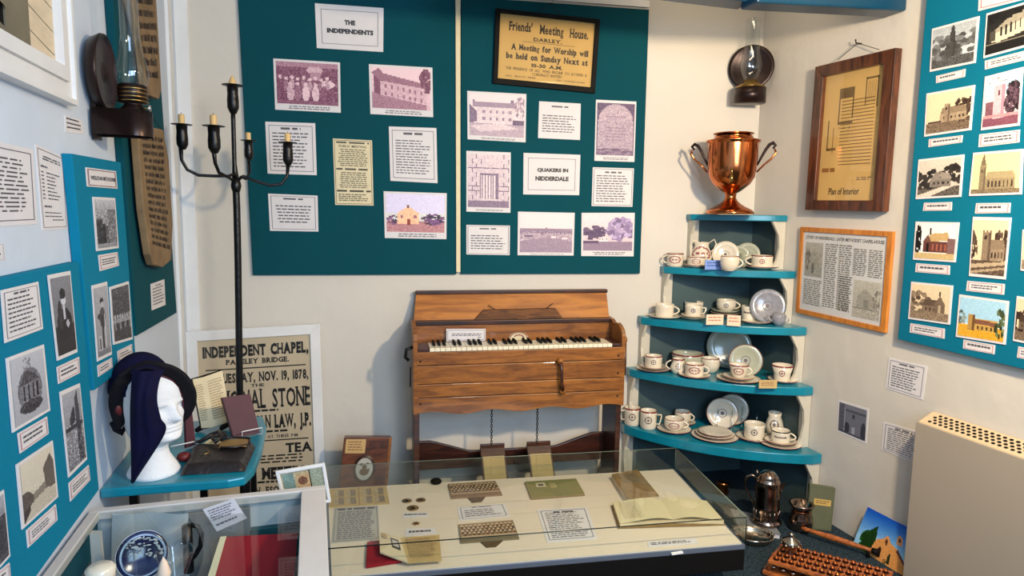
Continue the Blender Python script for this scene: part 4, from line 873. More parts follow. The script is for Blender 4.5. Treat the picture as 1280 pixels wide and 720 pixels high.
def cup(label, cx, yb, wpx, hpx, z, kind='tea', m='china', hand=0, rim=True, crest='r', hk='ear', wb=None, nm='teacup', cat='cup', group=None, crd=0, ctr=None):
    c = ctr.copy() if ctr else base_pt(cx, yb, wb or wpx*.6, z); c.z = z
    k = mpp(c); r = wpx*k/2; h = hpx*k*.92
    t = thing(nm, label, cat, c, 0, group)
    pr = [(a*r, b*h) for a, b in cupprof[kind]]
    MB().lathe(pr, 28).build('body', m, t)
    if rim:
        mb = MB(); rimring(mb, r*(.95 if kind == 'bowl' else .76 if kind == 'jug' else 1), h, h*.07); mb.build('rim_band', 'red' if rim is True else rim, t)
    if hand is not None:
        vd = CAM-c; ang = math.atan2(vd.y, vd.x); sd = ang+(math.pi/2-.2)*(1 if hand >= 0 else -1)
        if abs(hand) > 1: sd = ang+math.pi/2*.9*(hand/abs(hand))
        MB().tube(handle_pts(r*(.85 if kind in ('tea', 'flare') else 1)*(.9 if kind == 'bowl' else 1), h, sd, hk), r*.085, 7).build('handle', m, t)
    if crest:
        vd = CAM-c; ang = math.atan2(vd.y, vd.x)-crd; mb = MB(); mid = .55; ah = min(.36, .36); n = 12
        def rad(v):
            pz = v; L = cupprof[kind]; L = L[:[i for i, q_ in enumerate(L) if q_[1] == 1][0]+1]
            for (r0, z0), (r1, z1) in zip(L, L[1:]):
                if z0 <= pz <= z1 and z1 > z0: return r*(r0+(r1-r0)*(pz-z0)/(z1-z0))
            return r
        sz = .2 if crest in ('r', 'b', 'k') else .28; aa = sz*h/r
        for i in range(n):
            for j in range(n):
                x = (i+.5)/n*2-1; y = (j+.5)/n*2-1; d2 = x*x+y*y; wd = 1
                if crest == 'R': on = (.62 < d2 < .95) or (abs(y) < .22 and abs(x) < .75 and (i*7+j*3) % 3); wd = 1.7
                elif crest == 'v': on = abs(y+.1*x*x) < .2 and abs(x) < .95; wd = 1.8
                else: on = (.55 < d2 < 1) or d2 < .12
                if not on: continue
                P4 = []
                for di, dj in ((0, 0), (1, 0), (1, 1), (0, 1)):
                    a_ = ang-aa*wd*((i+di)/n*2-1); v_ = mid-sz*((j+dj)/n*2-1); rr = rad(v_)*1.006+.0004
                    P4.append((rr*math.cos(a_), rr*math.sin(a_), v_*h))
                mb.add(P4, [(0, 1, 2, 3)])
        mb.build('crest', {'b': 'plateblue', 'v': 'crestdark', 'k': 'crestdark'}.get(crest, 'crestink'), t)
    return t, c, r, h
def saucer(label, cx, yb, wpx, z, m='china', h=.014, rim='red', nm='saucer', cat='saucer', group=None, ctr=None):
    c = ctr.copy() if ctr else base_pt(cx, yb, wpx, z); c.z = z; r = wpx*mpp(c)/2
    t = thing(nm, label, cat, c, 0, group)
    MB().lathe(saucerprof(r, h), 36).build('body', m, t)
    if rim:
        mb = MB(); mb.lathe([(r*1.003, h*.9), (r*1.004, h+.0012), (r*.975, h+.0018-.001)], 36); mb.build('rim_line', rim, t)
    return c, z+h*.2+.003
def stand_plate(label, cx, yt, yb, z, m='china', tilt=16, rim='red', crest=True, back=.03, stand=False, extra=None, nm='plate', depthoff=None):
    P = at(cx, yb, 'H', z) if depthoff is None else at(cx, yb, 'B', depthoff); P = inroom(P, .055+(yb-yt)*mpp(P)*.28); P.z = z
    k = mpp(P); r = (yb-yt)*k/2*1.02; vd = CAM-P; vd.z = 0; vd.normalize(); tl = math.radians(tilt)
    side = Vector((-vd.y, vd.x, 0)); up = UP*math.cos(tl)-vd*math.sin(tl); nrm = up.cross(side)*-1
    if nrm.dot(vd) < 0: nrm = -nrm
    c = P+up*r; t = thing(nm, label, 'plate', P); cl = c-P; fr_ = (side, up, nrm)
    MB().lathe([(0, -.004), (r*.6, -.004), (r*.65, .0), (r, .010), (r*.985, .013), (r*.68, .004), (r*.62, .001), (0, .001)], 40, cl, fr_).build('body', m, t)
    if rim: MB().lathe([(r*.985, .0137), (r*.955, .0128)], 40, cl, fr_).build('rim_line', rim, t)
    if crest:
        MB().lathe([(r*.28, .0016), (r*.24, .0016)], 20, cl, fr_).build('crest_ring', extra or 'crestdark', t)
        MB().lathe([(r*.12, .0016), (0, .0018)], 8, cl, fr_).build('crest', extra or 'crestdark', t)
    return t, P, r, side, vd, up
Z1, Z2, Z3, Z4, Z5 = [z+.0005 for z in ZS]
# tier 2 (second from top)
cup('china mug with a broad red emblem at the left end of the second shelf', 843.5, 332, 20.5, 18, Z2, 'can', hand=-2, crest='R', wb=20, nm='mug', cat='mug')
cj = at(877, 329, 'H', Z2)
t, c, r, h = cup('white crested jug with a tall spout and looped handle on the second shelf', 876, 329, 26, 33, Z2, 'jug', hand=None, rim=False, crest='R', nm='jug', cat='jug')
vd = (CAM-c); ang = math.atan2(vd.y, vd.x); sd = Vector((math.cos(ang+1.4), math.sin(ang+1.4), 0)); 
MB().tube([sd*r*.7+UP*h*.55, sd*r*1.15+UP*h*.72, sd*r*1.35+UP*h*.95, sd*r*1.15+UP*h*1.12, sd*r*.7+UP*h*.98], .0035, 7).build('handle', 'china', t)
MB().add([(-sd*r*.55+UP*h*.8+vd.normalized()*r*.25), (-sd*r*1.25+UP*h*1.16), (-sd*r*.55+UP*h*.8-vd.normalized()*r*.25), (-sd*r*.2+UP*h*1.0)], [(0, 1, 3), (1, 2, 3), (0, 2, 1)]).build('spout', 'china', t)
c2, z2 = saucer('saucer under the red-emblem teacup on the second shelf', 870, 335.5, 31, Z2)
cup('wide china cup with a red emblem on its saucer on the second shelf', 873, 330, 22, 13, z2, 'can', hand=2, crest='R', ctr=c2)
stand_plate('small white plate propped behind the cups on the second shelf', 906, 302, 334, Z2, rim=None, crest=True, tilt=14)
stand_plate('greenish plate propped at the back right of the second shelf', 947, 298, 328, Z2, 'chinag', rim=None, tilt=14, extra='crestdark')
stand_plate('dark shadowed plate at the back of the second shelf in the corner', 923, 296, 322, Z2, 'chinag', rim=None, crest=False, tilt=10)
cup('plain white teacup with a red rim standing in front on the second shelf', 911.5, 339, 23, 20, Z2, 'bowl', hand=2, crest=None)
cup('pale yellow-green teacup behind the plain white cup on the second shelf', 931.5, 334, 17, 19, Z2, 'can', m='chinag', hand=2, crest=None, rim=False)
c2, z2 = saucer('wide saucer at the right end of the second shelf', 959.5, 337.5, 39, Z2)
cup('broad teacup with a small round red badge at the right of the second shelf', 960, 332, 26, 17, z2, 'can', hand=-2, crest='r', ctr=c2)
def card(label, px, z, m, col=DK, n=2, tilt=.25):
    a = at(*px[3], 'H', z+.0005); b = at(*px[2], 'H', z+.0005); k = mpp(a); h = (px[3][1]-px[0][1])*k
    vd = CAM-(a+b)/2; vd.z = 0; vd.normalize(); up = (UP-vd*tilt).normalized(); b.z = a.z = z+.0005
    d_ = (b-a).normalized(); nrm = d_.cross(up); nrm = nrm if nrm.dot(vd) > 0 else -nrm
    q = [a+up*h, b+up*h, b, a]; c = (a+b)/2
    root = thing('caption_card', label, 'card', c)
    MB().slab(q, nrm, .001).build('card_face', m, root, c)
    bk = [a+up*h*.98-nrm*.001, b+up*h*.98-nrm*.001, b-vd*h*.55, a-vd*h*.55]; 
    for p_ in bk[2:]: p_.z = z+.0005
    MB().slab(bk, nrm, .0008).build('card_back', m, root, c)
    p = Print(q, nrm); p.dashes(.12, .22, .9, .8, n, col, .4, wl=.16, ragged=.15); p.build(root, c)
    return root
card('small blue folded card at the front of the second shelf', [(882, 325), (902, 325), (902, 337), (881, 337)], Z2, 'bluecard', S(60, 80, 150))
# tier 3
c2, z2 = saucer('white saucer at the left end of the third shelf', 830.5, 397.5, 41, Z3, rim=None)
cup('plain white teacup on a saucer at the left end of the third shelf', 830, 393, 23, 17.5, z2, 'can', hand=2, crest=None, rim=False, ctr=c2)
cup('tall white mug with a dark emblem behind the third shelf cups on the left', 867, 391, 23, 19, Z3, 'can', hand=None, crest='v', rim=False, nm='mug', cat='mug')
c2, z2 = saucer('lower saucer of the blue-badge cup on the third shelf', 866, 401.5, 34, Z3, rim='iron')
c2, z2 = saucer('upper saucer of the blue-badge cup on the third shelf', 866, 400, 30, z2+.005, rim=None, ctr=c2)
cup('white teacup with a round blue badge and square handle on the third shelf', 870, 395, 20, 15, z2, 'can', hand=2, crest='b', rim=False, hk='square', ctr=c2)
c2, z2 = saucer('lowest plate of the stack in the middle of the third shelf', 907, 395, 38, Z3, 'chinag', h=.01, nm='plate', cat='plate')
c2, z2 = saucer('middle plate of the stack in the middle of the third shelf', 907, 395, 37, z2+.006, 'china', h=.012, rim='red', nm='plate', cat='plate', ctr=c2)
c2, z2 = saucer('deep saucer on top of the stack in the middle of the third shelf', 907, 392, 36, z2+.007, 'chinag', h=.015, rim=None, ctr=c2)
cup('greyish teacup with a blue badge on top of the stacked plates, third shelf', 908, 384, 24, 15.5, z2, 'bowl', m='china', hand=2, crest='b', rim=False, ctr=c2)
stand_plate('large blue-grey transfer-printed plate propped at the right of the third shelf', 958.5, 361.5, 404, Z3, 'chinab', rim='unit', tilt=14, extra='crestdark')
card('left pale pink caption card on the third shelf', [(882.5, 393), (904, 393), (904, 406), (882.5, 406)], Z3, 'pinkcard', S(180, 110, 90))
card('right pale pink caption card on the third shelf', [(909, 393.5), (926.5, 393.5), (925.5, 408), (908.5, 407)], Z3, 'pinkcard', S(180, 110, 90))
c2, z2 = saucer('white saucer with a spoon rest beside the dark-emblem cup on the third shelf', 944.5, 407, 36, Z3, rim='red')
cup('tall white cup with a dark arched emblem near the right of the third shelf', 937, 400, 21, 18.5, z2, 'can', hand=None, crest='v', rim=False)
t, c, r, h = cup('small purple-grey teapot at the right end of the third shelf', 973, 407, 17, 15, Z3, 'bowl', m='chinab', hand=2, crest=None, rim=False, nm='teapot', cat='teapot')
MB().lathe([(r*.9, h), (r*.6, h*1.12), (.003, h*1.2), (.005, h*1.34), (0, h*1.38)], 16).build('lid', 'chinab', t)
vd = CAM-c; ang = math.atan2(vd.y, vd.x); sd = Vector((math.cos(ang-1.4), math.sin(ang-1.4), 0))
MB().tube([sd*r*.8+UP*h*.3, sd*r*1.3+UP*h*.5, sd*r*1.6+UP*h*.95], [.006, .005, .003], 8).build('spout', 'chinab', t)
# tier 4
c2, z2 = saucer('tea plate at the left end of the fourth shelf', 816.5, 463.5, 42, Z4, nm='plate', cat='plate')
c2, z2 = saucer('saucer on the tea plate at the left end of the fourth shelf', 817, 461, 33, z2+.004, ctr=c2)
cup('red-rimmed teacup at the left end of the fourth shelf', 821, 456, 21.5, 16.5, z2, 'can', hand=None, crest='k', ctr=c2)
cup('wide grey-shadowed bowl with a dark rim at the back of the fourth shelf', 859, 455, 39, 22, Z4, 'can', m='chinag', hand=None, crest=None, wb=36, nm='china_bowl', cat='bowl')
cup('squat round-bellied crested jug on the fourth shelf', 847.5, 467.5, 20, 20, Z4, 'jug', hand=-2, crest='k', nm='jug', cat='jug')
c2, z2 = saucer('saucer second from the left on the fourth shelf', 867.5, 475.5, 39, Z4)
cup('teacup with a deep red rim in front of the sugar bowl, fourth shelf', 868.5, 469, 23, 17, z2, 'can', hand=2, crest='R', ctr=c2)
cup('rounded sugar bowl with a red rim, middle of the fourth shelf', 887.5, 466.5, 23, 19.5, Z4, 'bowl', hand=None, crest=None, nm='sugar_bowl', cat='bowl')
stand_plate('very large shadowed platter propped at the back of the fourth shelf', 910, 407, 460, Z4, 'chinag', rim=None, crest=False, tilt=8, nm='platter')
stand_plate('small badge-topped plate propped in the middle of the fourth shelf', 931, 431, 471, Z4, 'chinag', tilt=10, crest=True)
c2, z2 = saucer('tea plate under the middle cup of the fourth shelf', 922.5, 481.5, 53, Z4, h=.013, nm='plate', cat='plate')
c2, z2 = saucer('saucer on the tea plate in the middle of the fourth shelf', 926, 476, 39, z2+.004, ctr=c2)
cup('teacup with a red emblem and ear handle, middle of the fourth shelf', 926.5, 472, 24, 18, z2, 'tea', hand=2, crest='R', ctr=c2)
c2, z2 = saucer('saucer at the right end of the fourth shelf', 986, 480.5, 36, Z4)
cup('flared cup with a round emblem at the right end of the fourth shelf', 977, 477.5, 25.5, 22, z2, 'flare', hand=None, crest='r')
card('small tan printed card at the front of the fourth shelf', [(949, 475), (971, 475), (971, 485.5), (948.5, 485.5)], Z4, 'tan', S(120, 80, 50), 3)
# tier 5
cup('tall crested tankard at the far left of the lowest shelf', 790, 529.5, 20, 24, Z5, 'can', hand=-2, crest='k', wb=19, hk='square', nm='tankard', cat='tankard')
cup('tall crested tankard with a square handle, second on the lowest shelf', 810, 538, 20.5, 25, Z5, 'can', hand=2, crest='k', wb=19, hk='square', nm='tankard', cat='tankard')
c2, z2 = saucer('saucer in the shadow at the back left of the lowest shelf', 853, 529, 32, Z5)
cup('red-rimmed teacup at the back left of the lowest shelf', 851, 527, 20.5, 16, z2, 'bowl', hand=2, crest=None, ctr=c2)
c2, z2 = saucer('saucer in front of the tankards on the lowest shelf', 842, 545, 42, Z5)
cup('low wide teacup in front of the tankards on the lowest shelf', 842, 540, 25, 16, z2, 'bowl', hand=2, crest='R', ctr=c2)
stand_plate('large plate propped behind on a wire stand, lowest shelf', 915, 493, 531, Z5, tilt=10, crest=False)
t, P, r, side, vd, up = stand_plate('white plate with a line drawing propped on the lowest shelf', 902, 498, 536, Z5, tilt=12, extra='crestdark')
for lab, cx, yy in (('wire plate stand under the drawing plate, lowest shelf', 905, 539), ('empty wire plate stand in the middle of the lowest shelf', 936, 536)):
    P = at(cx, yy, 'H', Z5); vd = CAM-P; vd.z = 0; vd.normalize(); sd = Vector((-vd.y, vd.x, 0)); st = thing('plate_stand', lab, 'stand', P)
    for s_ in (-.035, .035):
        MB().tube([sd*s_+vd*.045+UP*.025, sd*s_+vd*.045+UP*.003, sd*s_-vd*.02+UP*.004, sd*s_-vd*.01+UP*.03, sd*s_-vd*.04+UP*.10], .0014, 5).build('wire_side', 'chrome', st)
    MB().tube([sd*-.035-vd*.02+UP*.004, sd*.035-vd*.02+UP*.004], .0014, 5).build('cross_wire', 'chrome', st)
c2, z2 = saucer('dinner plate at the bottom of the plate stack on the lowest shelf', 893, 555.5, 57, Z5, h=.012, nm='plate', cat='plate')
c2, z2 = saucer('middle plate of the plate stack on the lowest shelf', 893, 552, 47, z2+.006, h=.011, nm='plate', cat='plate', ctr=c2)
c2, z2 = saucer('badge plate on top of the plate stack on the lowest shelf', 893, 549, 41, z2+.006, h=.009, nm='plate', cat='plate', ctr=c2)
c2, z2 = saucer('deep saucer right of the plate stack on the lowest shelf', 942, 556, 43, Z5, h=.018)
cup('tall crested teacup right of the plate stack on the lowest shelf', 942, 551, 25, 21, z2, 'can', hand=None, crest='k', rim=False, ctr=c2)
cup('grey crested hot-water jug near the right end of the lowest shelf', 967, 546, 22, 32, Z5, 'jug', m='china', hand=None, crest='k', rim=False, nm='jug', cat='jug')
c2, z2 = saucer('patterned plate at the right end of the lowest shelf', 989, 562, 51, Z5, h=.012, nm='plate', cat='plate')
c2, z2 = saucer('patterned saucer at the right end of the lowest shelf', 988, 558, 38, z2+.004, ctr=c2)
cup('cup with a broad banded rim at the right end of the lowest shelf', 988, 552, 23, 16, z2, 'can', hand=2, crest='v', ctr=c2, rim='iron')

# ================================================================ COPPER TEA URN on the top shelf
k0 = at(912, 268, 'H', Z1); v_ = k0-CAM; v_.z = 0; v_.normalize(); kk = mpp(k0); uc = k0+v_*(.5*50*kk); uc.z = Z1; kk = mpp(uc)
urn = thing('tea_urn', 'polished copper tea urn with scroll handles and brass tap on the top corner shelf', 'urn', uc)
H_ = lambda y: (266-y)*kk*1.0; R2 = lambda w_: w_*kk/2
prof = [(0, .002), (R2(58), .002), (R2(58), H_(263)), (R2(52), H_(260)), (R2(40), H_(257)), (R2(26), H_(253)), (R2(17), H_(249)), (R2(13), H_(245)), (R2(14), H_(240)), (R2(26), H_(236.5)), (R2(44), H_(229)), (R2(55), H_(220)), (R2(58), H_(208)), (R2(60), H_(195)), (R2(60), H_(180)), (R2(60), H_(179)), (R2(65), H_(177.5)), (R2(65), H_(175.5)), (R2(50), H_(174)), (R2(46), H_(172)), (R2(46), H_(170.5))]
MB().lathe(prof, 48).build('urn_body', 'copper', urn)
MB().lathe([(R2(43), H_(173)), (R2(42), H_(168.5)), (R2(48), H_(167.8)), (R2(48), H_(166.8)), (R2(30), H_(165.8)), (0, H_(165))], 40).build('urn_lid', 'copper', urn)
vd = CAM-uc; vd.z = 0; vd.normalize(); sd = Vector((-vd.y, vd.x, 0))
sdv = sd if (RM.transposed() @ sd).x > 0 else -sd
for s_ in (-1, 1):
    pt = lambda dx, y: sdv*(s_*dx*kk)+UP*H_(y)
    MB().tube([pt(29, 214), pt(37, 205), pt(45, 198), pt(50, 191), pt(48, 186)], [.004, .005, .005, .006, .004], 8).build('handle', 'copper', urn)
    MB().tube([pt(29, 206), pt(33, 197), pt(38, 187), pt(42, 181), pt(46, 179), pt(49, 182), pt(46, 186)], [.004, .006, .007, .008, .009, .007, .004], 8).build('handle_scroll', 'dark_metal', urn)
pf = lambda f_, y: vd*f_+UP*H_(y)
tp = MB().tube([pf(R2(40), 222), pf(R2(68), 220)], .006, 10).build('tap', 'brass', urn)
MB().lathe([(0, 0), (.005, .0), (.009, .018), (.008, .03), (0, .032)], 12, pf(R2(68), 228)).build('tap_spout', 'brass', tp)
MB().tube([pf(R2(66), 219), pf(R2(66), 211)], [.004, .006], 8).build('tap_key', 'brass', tp)
card('white label lying against the foot of the copper urn', [(914, 264), (937, 264), (938, 268.5), (912, 268.5)], Z1, 'paper', MG, 1)

# ================================================================ OIL LAMP on the back wall
lc = at(939, 85, 'B', .055); _a = math.atan2(CAM.y-lc.y, CAM.x-lc.x)+math.pi/2
lamp = thing('wall_oil_lamp', 'dark round-backed wall oil lamp with a clear chimney above the urn', 'lamp', lc, _a); k = mpp(lc)
X, Yv = Vector((1, 0, 0)), Vector((0, -1, 0)); fr_ = (X, UP, Yv)
rr = 27*k
MB().lathe([(0, .004), (rr*.3, .005), (rr*.85, .014), (rr, .022), (rr*1.0, .014), (rr*.85, .004), (0, -.008)], 40, (0, 0, 0), fr_).build('reflector', 'dark_metal', lamp)
MB().box(-.02, -.004, -46*k, .02, .008, 0).build('back_strap', 'dark_metal', lamp)
ly = -.07; bz = -34*k
MB().tube([(.0, .0, 0), (.015, .035, 0)], .006, 8).build('wall_stud', 'dark_metal', lamp)
MB().lathe([(0, -12*k), (19*k, -12*k), (19*k, 6*k), (18*k, 6*k), (18*k, -8*k), (0, -8*k)], 30, (0, ly, bz)).build('oil_holder', 'dark_metal', lamp)
MB().lathe([(17.5*k, -2*k), (17.5*k, 8*k), (9*k, 12*k), (8*k, 16*k), (0, 16*k)], 26, (0, ly, bz)).build('burner', 'brass', lamp)
MB().lathe([(a_*k, b_*k) for a_, b_ in [(8, 16), (10, 20), (13, 27), (13.5, 34), (11.5, 42), (9, 50), (8.4, 58), (8, 72), (8.3, 88)]], 26, (0, ly, bz)).build('chimney', 'lampglass', lamp)
MB().box(-.006, -.07, bz-10*k, .006, 0, bz-6*k).build('arm', 'dark_metal', lamp)

# ================================================================ OIL LAMP on the left wall
l0 = at(117, 92, 'L', .01); lx = hit(166, 120, Vector((0, 1, 0)), l0.y)
lamp = thing('wall_oil_lamp', 'dark wall oil lamp with tall glass chimney on a band bracket on the left wall', 'lamp', l0); k = mpp(lx)
f_ = lambda px, py: hit(px, py, Vector((0, 1, 0)), l0.y)-l0
rr = abs(f_(117, 42).z-f_(117, 137).z)/2; zc = (f_(117, 42).z+f_(117, 137).z)/2
fr_ = (Vector((0, 1, 0)), UP, Vector((1, 0, 0)))
MB().lathe([(0, .018), (rr*.25, .02), (rr*.3, .024), (rr*.8, .024), (rr, .032), (rr*1.01, .025), (rr*.9, .004), (0, .0)], 44, (0, 0, zc), fr_).build('reflector', 'dark_metal', lamp)
zb_ = f_(166, 171).z; zt_ = f_(166, 139).z
MB().box(-.006, -.02, zb_-.012, .006, .02, zc).build('back_strap', 'dark_metal', lamp)
ax = f_(166, 120).x; rb = 21*k
band = [(0, -rb*.9), (ax-.0, -rb)]+[(ax+rb*math.sin(t), -rb*math.cos(t)) for t in [math.pi*i/14 for i in range(15)]]+[(0, rb*.9)]
mb = MB(); n = len(band)
mb.add([(x, y, zb_) for x, y in band]+[(x, y, zt_) for x, y in band]+[(x*.985, y*.94, zb_) for x, y in band]+[(x*.985, y*.94, zt_) for x, y in band], [(i, i+1, n+i+1, n+i) for i in range(n-1)]+[(2*n+i+1, 2*n+i, 3*n+i, 3*n+i+1) for i in range(n-1)]+[(n+i, n+i+1, 3*n+i+1, 3*n+i) for i in range(n-1)], True)
mb.build('bracket_band', 'dark_metal', lamp)
Zp = lambda py: f_(166, py).z
MB().lathe([(0, Zp(160)), (rb*.9, Zp(160)), (rb*.92, Zp(142)), (rb*.5, Zp(132)), (rb*.45, Zp(130)), (rb*.78, Zp(129)), (rb*.8, Zp(108)), (rb*.7, Zp(106)), (rb*.3, Zp(105)), (0, Zp(105))], 30, (ax, 0, 0)).build('burner', 'dark_metal', lamp)
mb = MB()
for py in (112, 117, 122, 127): mb.lathe([(rb*.81, Zp(py+.8)), (rb*.86, Zp(py)), (rb*.81, Zp(py-.8))], 26, (ax, 0, 0))
o = mb.build('burner_ring', 'brass', lamp); o['kind'] = 'stuff'
MB().tube([(ax+rb*.5, -rb*.6, Zp(137)), (ax+rb*1.05, -rb*.9, Zp(137))], .0025, 6).build('wick_spindle', 'brass', lamp)
MB().lathe([(0, -.003), (.008, -.003), (.008, .003), (0, .003)], 14, (ax+rb*1.05, -rb*.9, Zp(137)), (Vector((0, 1, 0)), UP, Vector((1, 0, 0)))).build('wick_wheel', 'chrome', lamp)
MB().lathe([(a_*k, Zp(b_)) for a_, b_ in [(16, 107), (18.5, 99), (19.5, 91), (18, 82), (14, 70), (11.5, 58), (10.5, 44), (10.5, 20), (10.5, -4), (11, -25)]], 30, (ax, 0, 0)).build('chimney', 'lampglass', lamp)
# ================================================================ HEATER on the right wall
HX = XR-.085; HY = 1.832; HZ = .632; HB = .664
ht = thing('wall_heater', 'beige enamel wall heater with a perforated top grille at the lower right', 'heater', (XR-.05, 1.3, .01))
Lw(MB().prism([(HX, .02), (XR-.004, .02), (XR-.004, HB), (XR-.018, HB), (HX+.004, HZ)], lambda u, v, w_: Vector((u, w_, v)), .8, HY), 'casing', 'heatertop', ht, .003)
Lw(MB().box(HX-.004, .8, .02, HX-.0005, HY+.002, HZ-.002), 'front_panel', 'heater', ht, .0015)
mb = MB(); gx0, gz0 = HX+.012, HZ+.0045; gx1, gz1 = XR-.024, HB-.0015
for i in range(4):
    for j in range(46):
        t = (i+.5)/4; x = gx0+(gx1-gx0)*t; z = gz0+(gz1-gz0)*t+.0012; y = HY-.035-(j+.5*(i % 2))*.0215
        sx = (gx1-gx0)/4*.36; sz = (gz1-gz0)/4*.36
        mb.add([(x+sx*math.cos(a_), y+.0072*math.sin(a_), z+sz*math.cos(a_)) for a_ in [6.283*k/8 for k in range(8)]], [tuple(range(8))])
o = Lw(mb, 'grille_holes', 'hole', ht); o['kind'] = 'stuff'

# ================================================================ CANDELABRUM
cb = at(303, 560, 'B', .4); cb = Vector((cb.x, cb.y, 0)); cr = thing('candelabrum', 'tall black wrought-iron standing candelabrum with five short candles at the left', 'candelabrum', cb, TH)
CI = (Matrix.Translation(cb) @ Matrix.Rotation(TH, 4, 'Z')).inverted()
cp = lambda px, py, off=.4: CI @ at(px, py, 'B', off)
st = [cp(299.5, 480), cp(297.5, 330), cp(296, 262), cp(294.5, 225), cp(293, 205), cp(291.5, 150), cp(291, 138)]
st = [Vector((st[0].x, st[0].y, .06))]+st
MB().tube(st, [.0135, .0135, .0135, .0135, .0135, .0085, .0085, .009], 12).build('stem', 'iron', cr)
MB().tube([cp(295, 232)+UP*z for z in (-.03, -.012, .0, .012, .03)], [.012, .018, .02, .018, .012], 12).build('stem_collar', 'iron', cr)
k = mpp(at(295, 220, 'B', .4))
for a_ in range(3):
    t = a_*2.094+.5; d_ = Vector((math.cos(t), math.sin(t), 0)); b0 = Vector((st[0].x, st[0].y, 0))
    MB().tube([b0+UP*.14, b0+d_*.07+UP*.12, b0+d_*.14+UP*.05, b0+d_*.17+UP*.008], [.008, .008, .008, .010], 8).build('foot', 'iron', cr)
cups = [(227, 156, .45, 1.0), (267, 158, .5, 1.08), (310.5, 176, .3, .85), (359.5, 178.5, .36, .98), (290.5, 107, .4, 1.05)]
arms = [[(226, 184), (227, 200), (234, 212), (248, 219), (268, 220), (284, 220), (294, 228)], [(267, 186), (269, 204), (274, 216), (284, 221), (293, 217), (297, 228)], [(311, 202), (312, 216), (307, 224), (301, 221), (297, 228)], [(360, 206), (359, 220), (352, 230), (338, 232), (318, 226), (304, 220), (297, 226)]]
for (px, py, off, s), arm in zip(cups[:4], arms):
    n = len(arm); MB().tube([cp(x, y, off+(.4-off)*(i/(n-1))) for i, (x, y) in enumerate(arm)], [.0085*s]+[.0062*s]*(n-1), 9).build('arm', 'iron', cr)
for px, py, off, s in cups:
    p = cp(px, py, off); K = k*s
    h = 29*K if py != 107 else 32*K
    MB().lathe([(0, .0), (11.5*K, .0), (12*K, .002), (6.3*K, -.002), (6*K, -h*.3), (6.6*K, -h*.55), (6.4*K, -h*.8), (3.6*K, -h), (0, -h*1.02)], 22, p).build('candle_cup', 'iron', cr)
    if py == 107: MB().lathe([(4.4*K, 0), (4.3*K, .012), (2.6*K, .026), (.6*K, .038), (0, .04)], 14, p).build('candle', 'candle', cr)
    else: MB().lathe([(3.7*K, 0), (3.7*K, 11*K), (3.2*K, 12.2*K), (1, 12.3*K) if False else (0, 12.4*K)], 14, p).build('candle', 'candle', cr)
    if py != 107: MB().tube([p+UP*12*K, p+UP*14.5*K], .001, 5).build('wick', 'black', cr)

# ================================================================ LARGE FRAMED POSTER on the back wall, lower left
PI = S(28, 24, 24)
def poster(p):
    T = lambda t, a, b, c_, d, bo=.05: p.slab(t, a, b, c_, d, PI, bo)
    R_ = lambda v: p.rect(.06, v, .95, v+.006, PI)
    T('INDEPENDENT CHAPEL,', .04, .035, .98, .088, .06); T('PATELEY BRIDGE.', .24, .105, .80, .13, .04); R_(.15)
    T('On TUESDAY, NOV. 19, 1878,', .04, .175, .97, .222, .04); T('THE', .45, .235, .57, .25, .02)
    T('MEMORIAL STONE', .05, .262, .98, .36, .02); p.dashes(.3, .37, .7, .385, 1, PI, .7, wl=.05)
    T('MAN LAW, J.P.', .46, .40, .98, .465, .06); p.dashes(.3, .48, .8, .495, 1, PI, .7, wl=.06); T('AT THREE P.M.', .58, .505, .86, .52, .01); R_(.53)
    T('TEA', .74, .552, .98, .60, .04); p.dashes(.5, .61, .9, .66, 3, PI, .45, wl=.08, centre=True)
    T('MEETING', .52, .675, .98, .735, .06); p.dashes(.4, .745, .9, .76, 1, PI, .7, wl=.05)
    T('ON, ESQ., H.R.C.A.', .40, .775, .98, .81, .04); p.dashes(.3, .82, .92, .95, 5, PI, .5, wl=.07)
framed('framed_poster', 'large white-framed letterpress poster of the Independent Chapel memorial stone, behind the candelabrum', 'poster', [(232, 415), (399.5, 405), (409, 668), (243, 680)], 'B', .03, (.045, .045, .045, .045), 'trim', .024, poster, True, 'posterpaper', .010)

# ================================================================ TEAL CORNER SHELF, lower left
SZ = .640
top = [Vector((XL+.002, 1.90, 0))]+[at(x, y, 'H', SZ) for x, y in ((215, 605), (285, 600), (306, 596), (318, 584), (327, 562), (333, 532))]
top[1:] = [Vector((p.x, p.y, 0)) for p in top[1:]]
top.append(Vector((top[-1].x-.02, 2.46, 0))); top.append(Vector((XL+.002, 2.46, 0)))
ls = thing('display_shelf', 'low teal shelf against the left wall carrying the white mannequin head', 'shelf', (-.4, 2.15, SZ))
Lw(MB().prism([(p.x, p.y) for p in top], lambda u, v, w_: Vector((u, v, w_)), SZ-.026, SZ), 'shelf_top', 'shelf', ls, .005)
for x, y in ((-.36, 2.25), (-.20, 1.95), (-.50, 2.0), (-.22, 2.36)):
    Lw(MB().box(x-.011, y-.011, 0.001, x+.011, y+.011, SZ-.027), 'leg', 'iron', ls, .002)

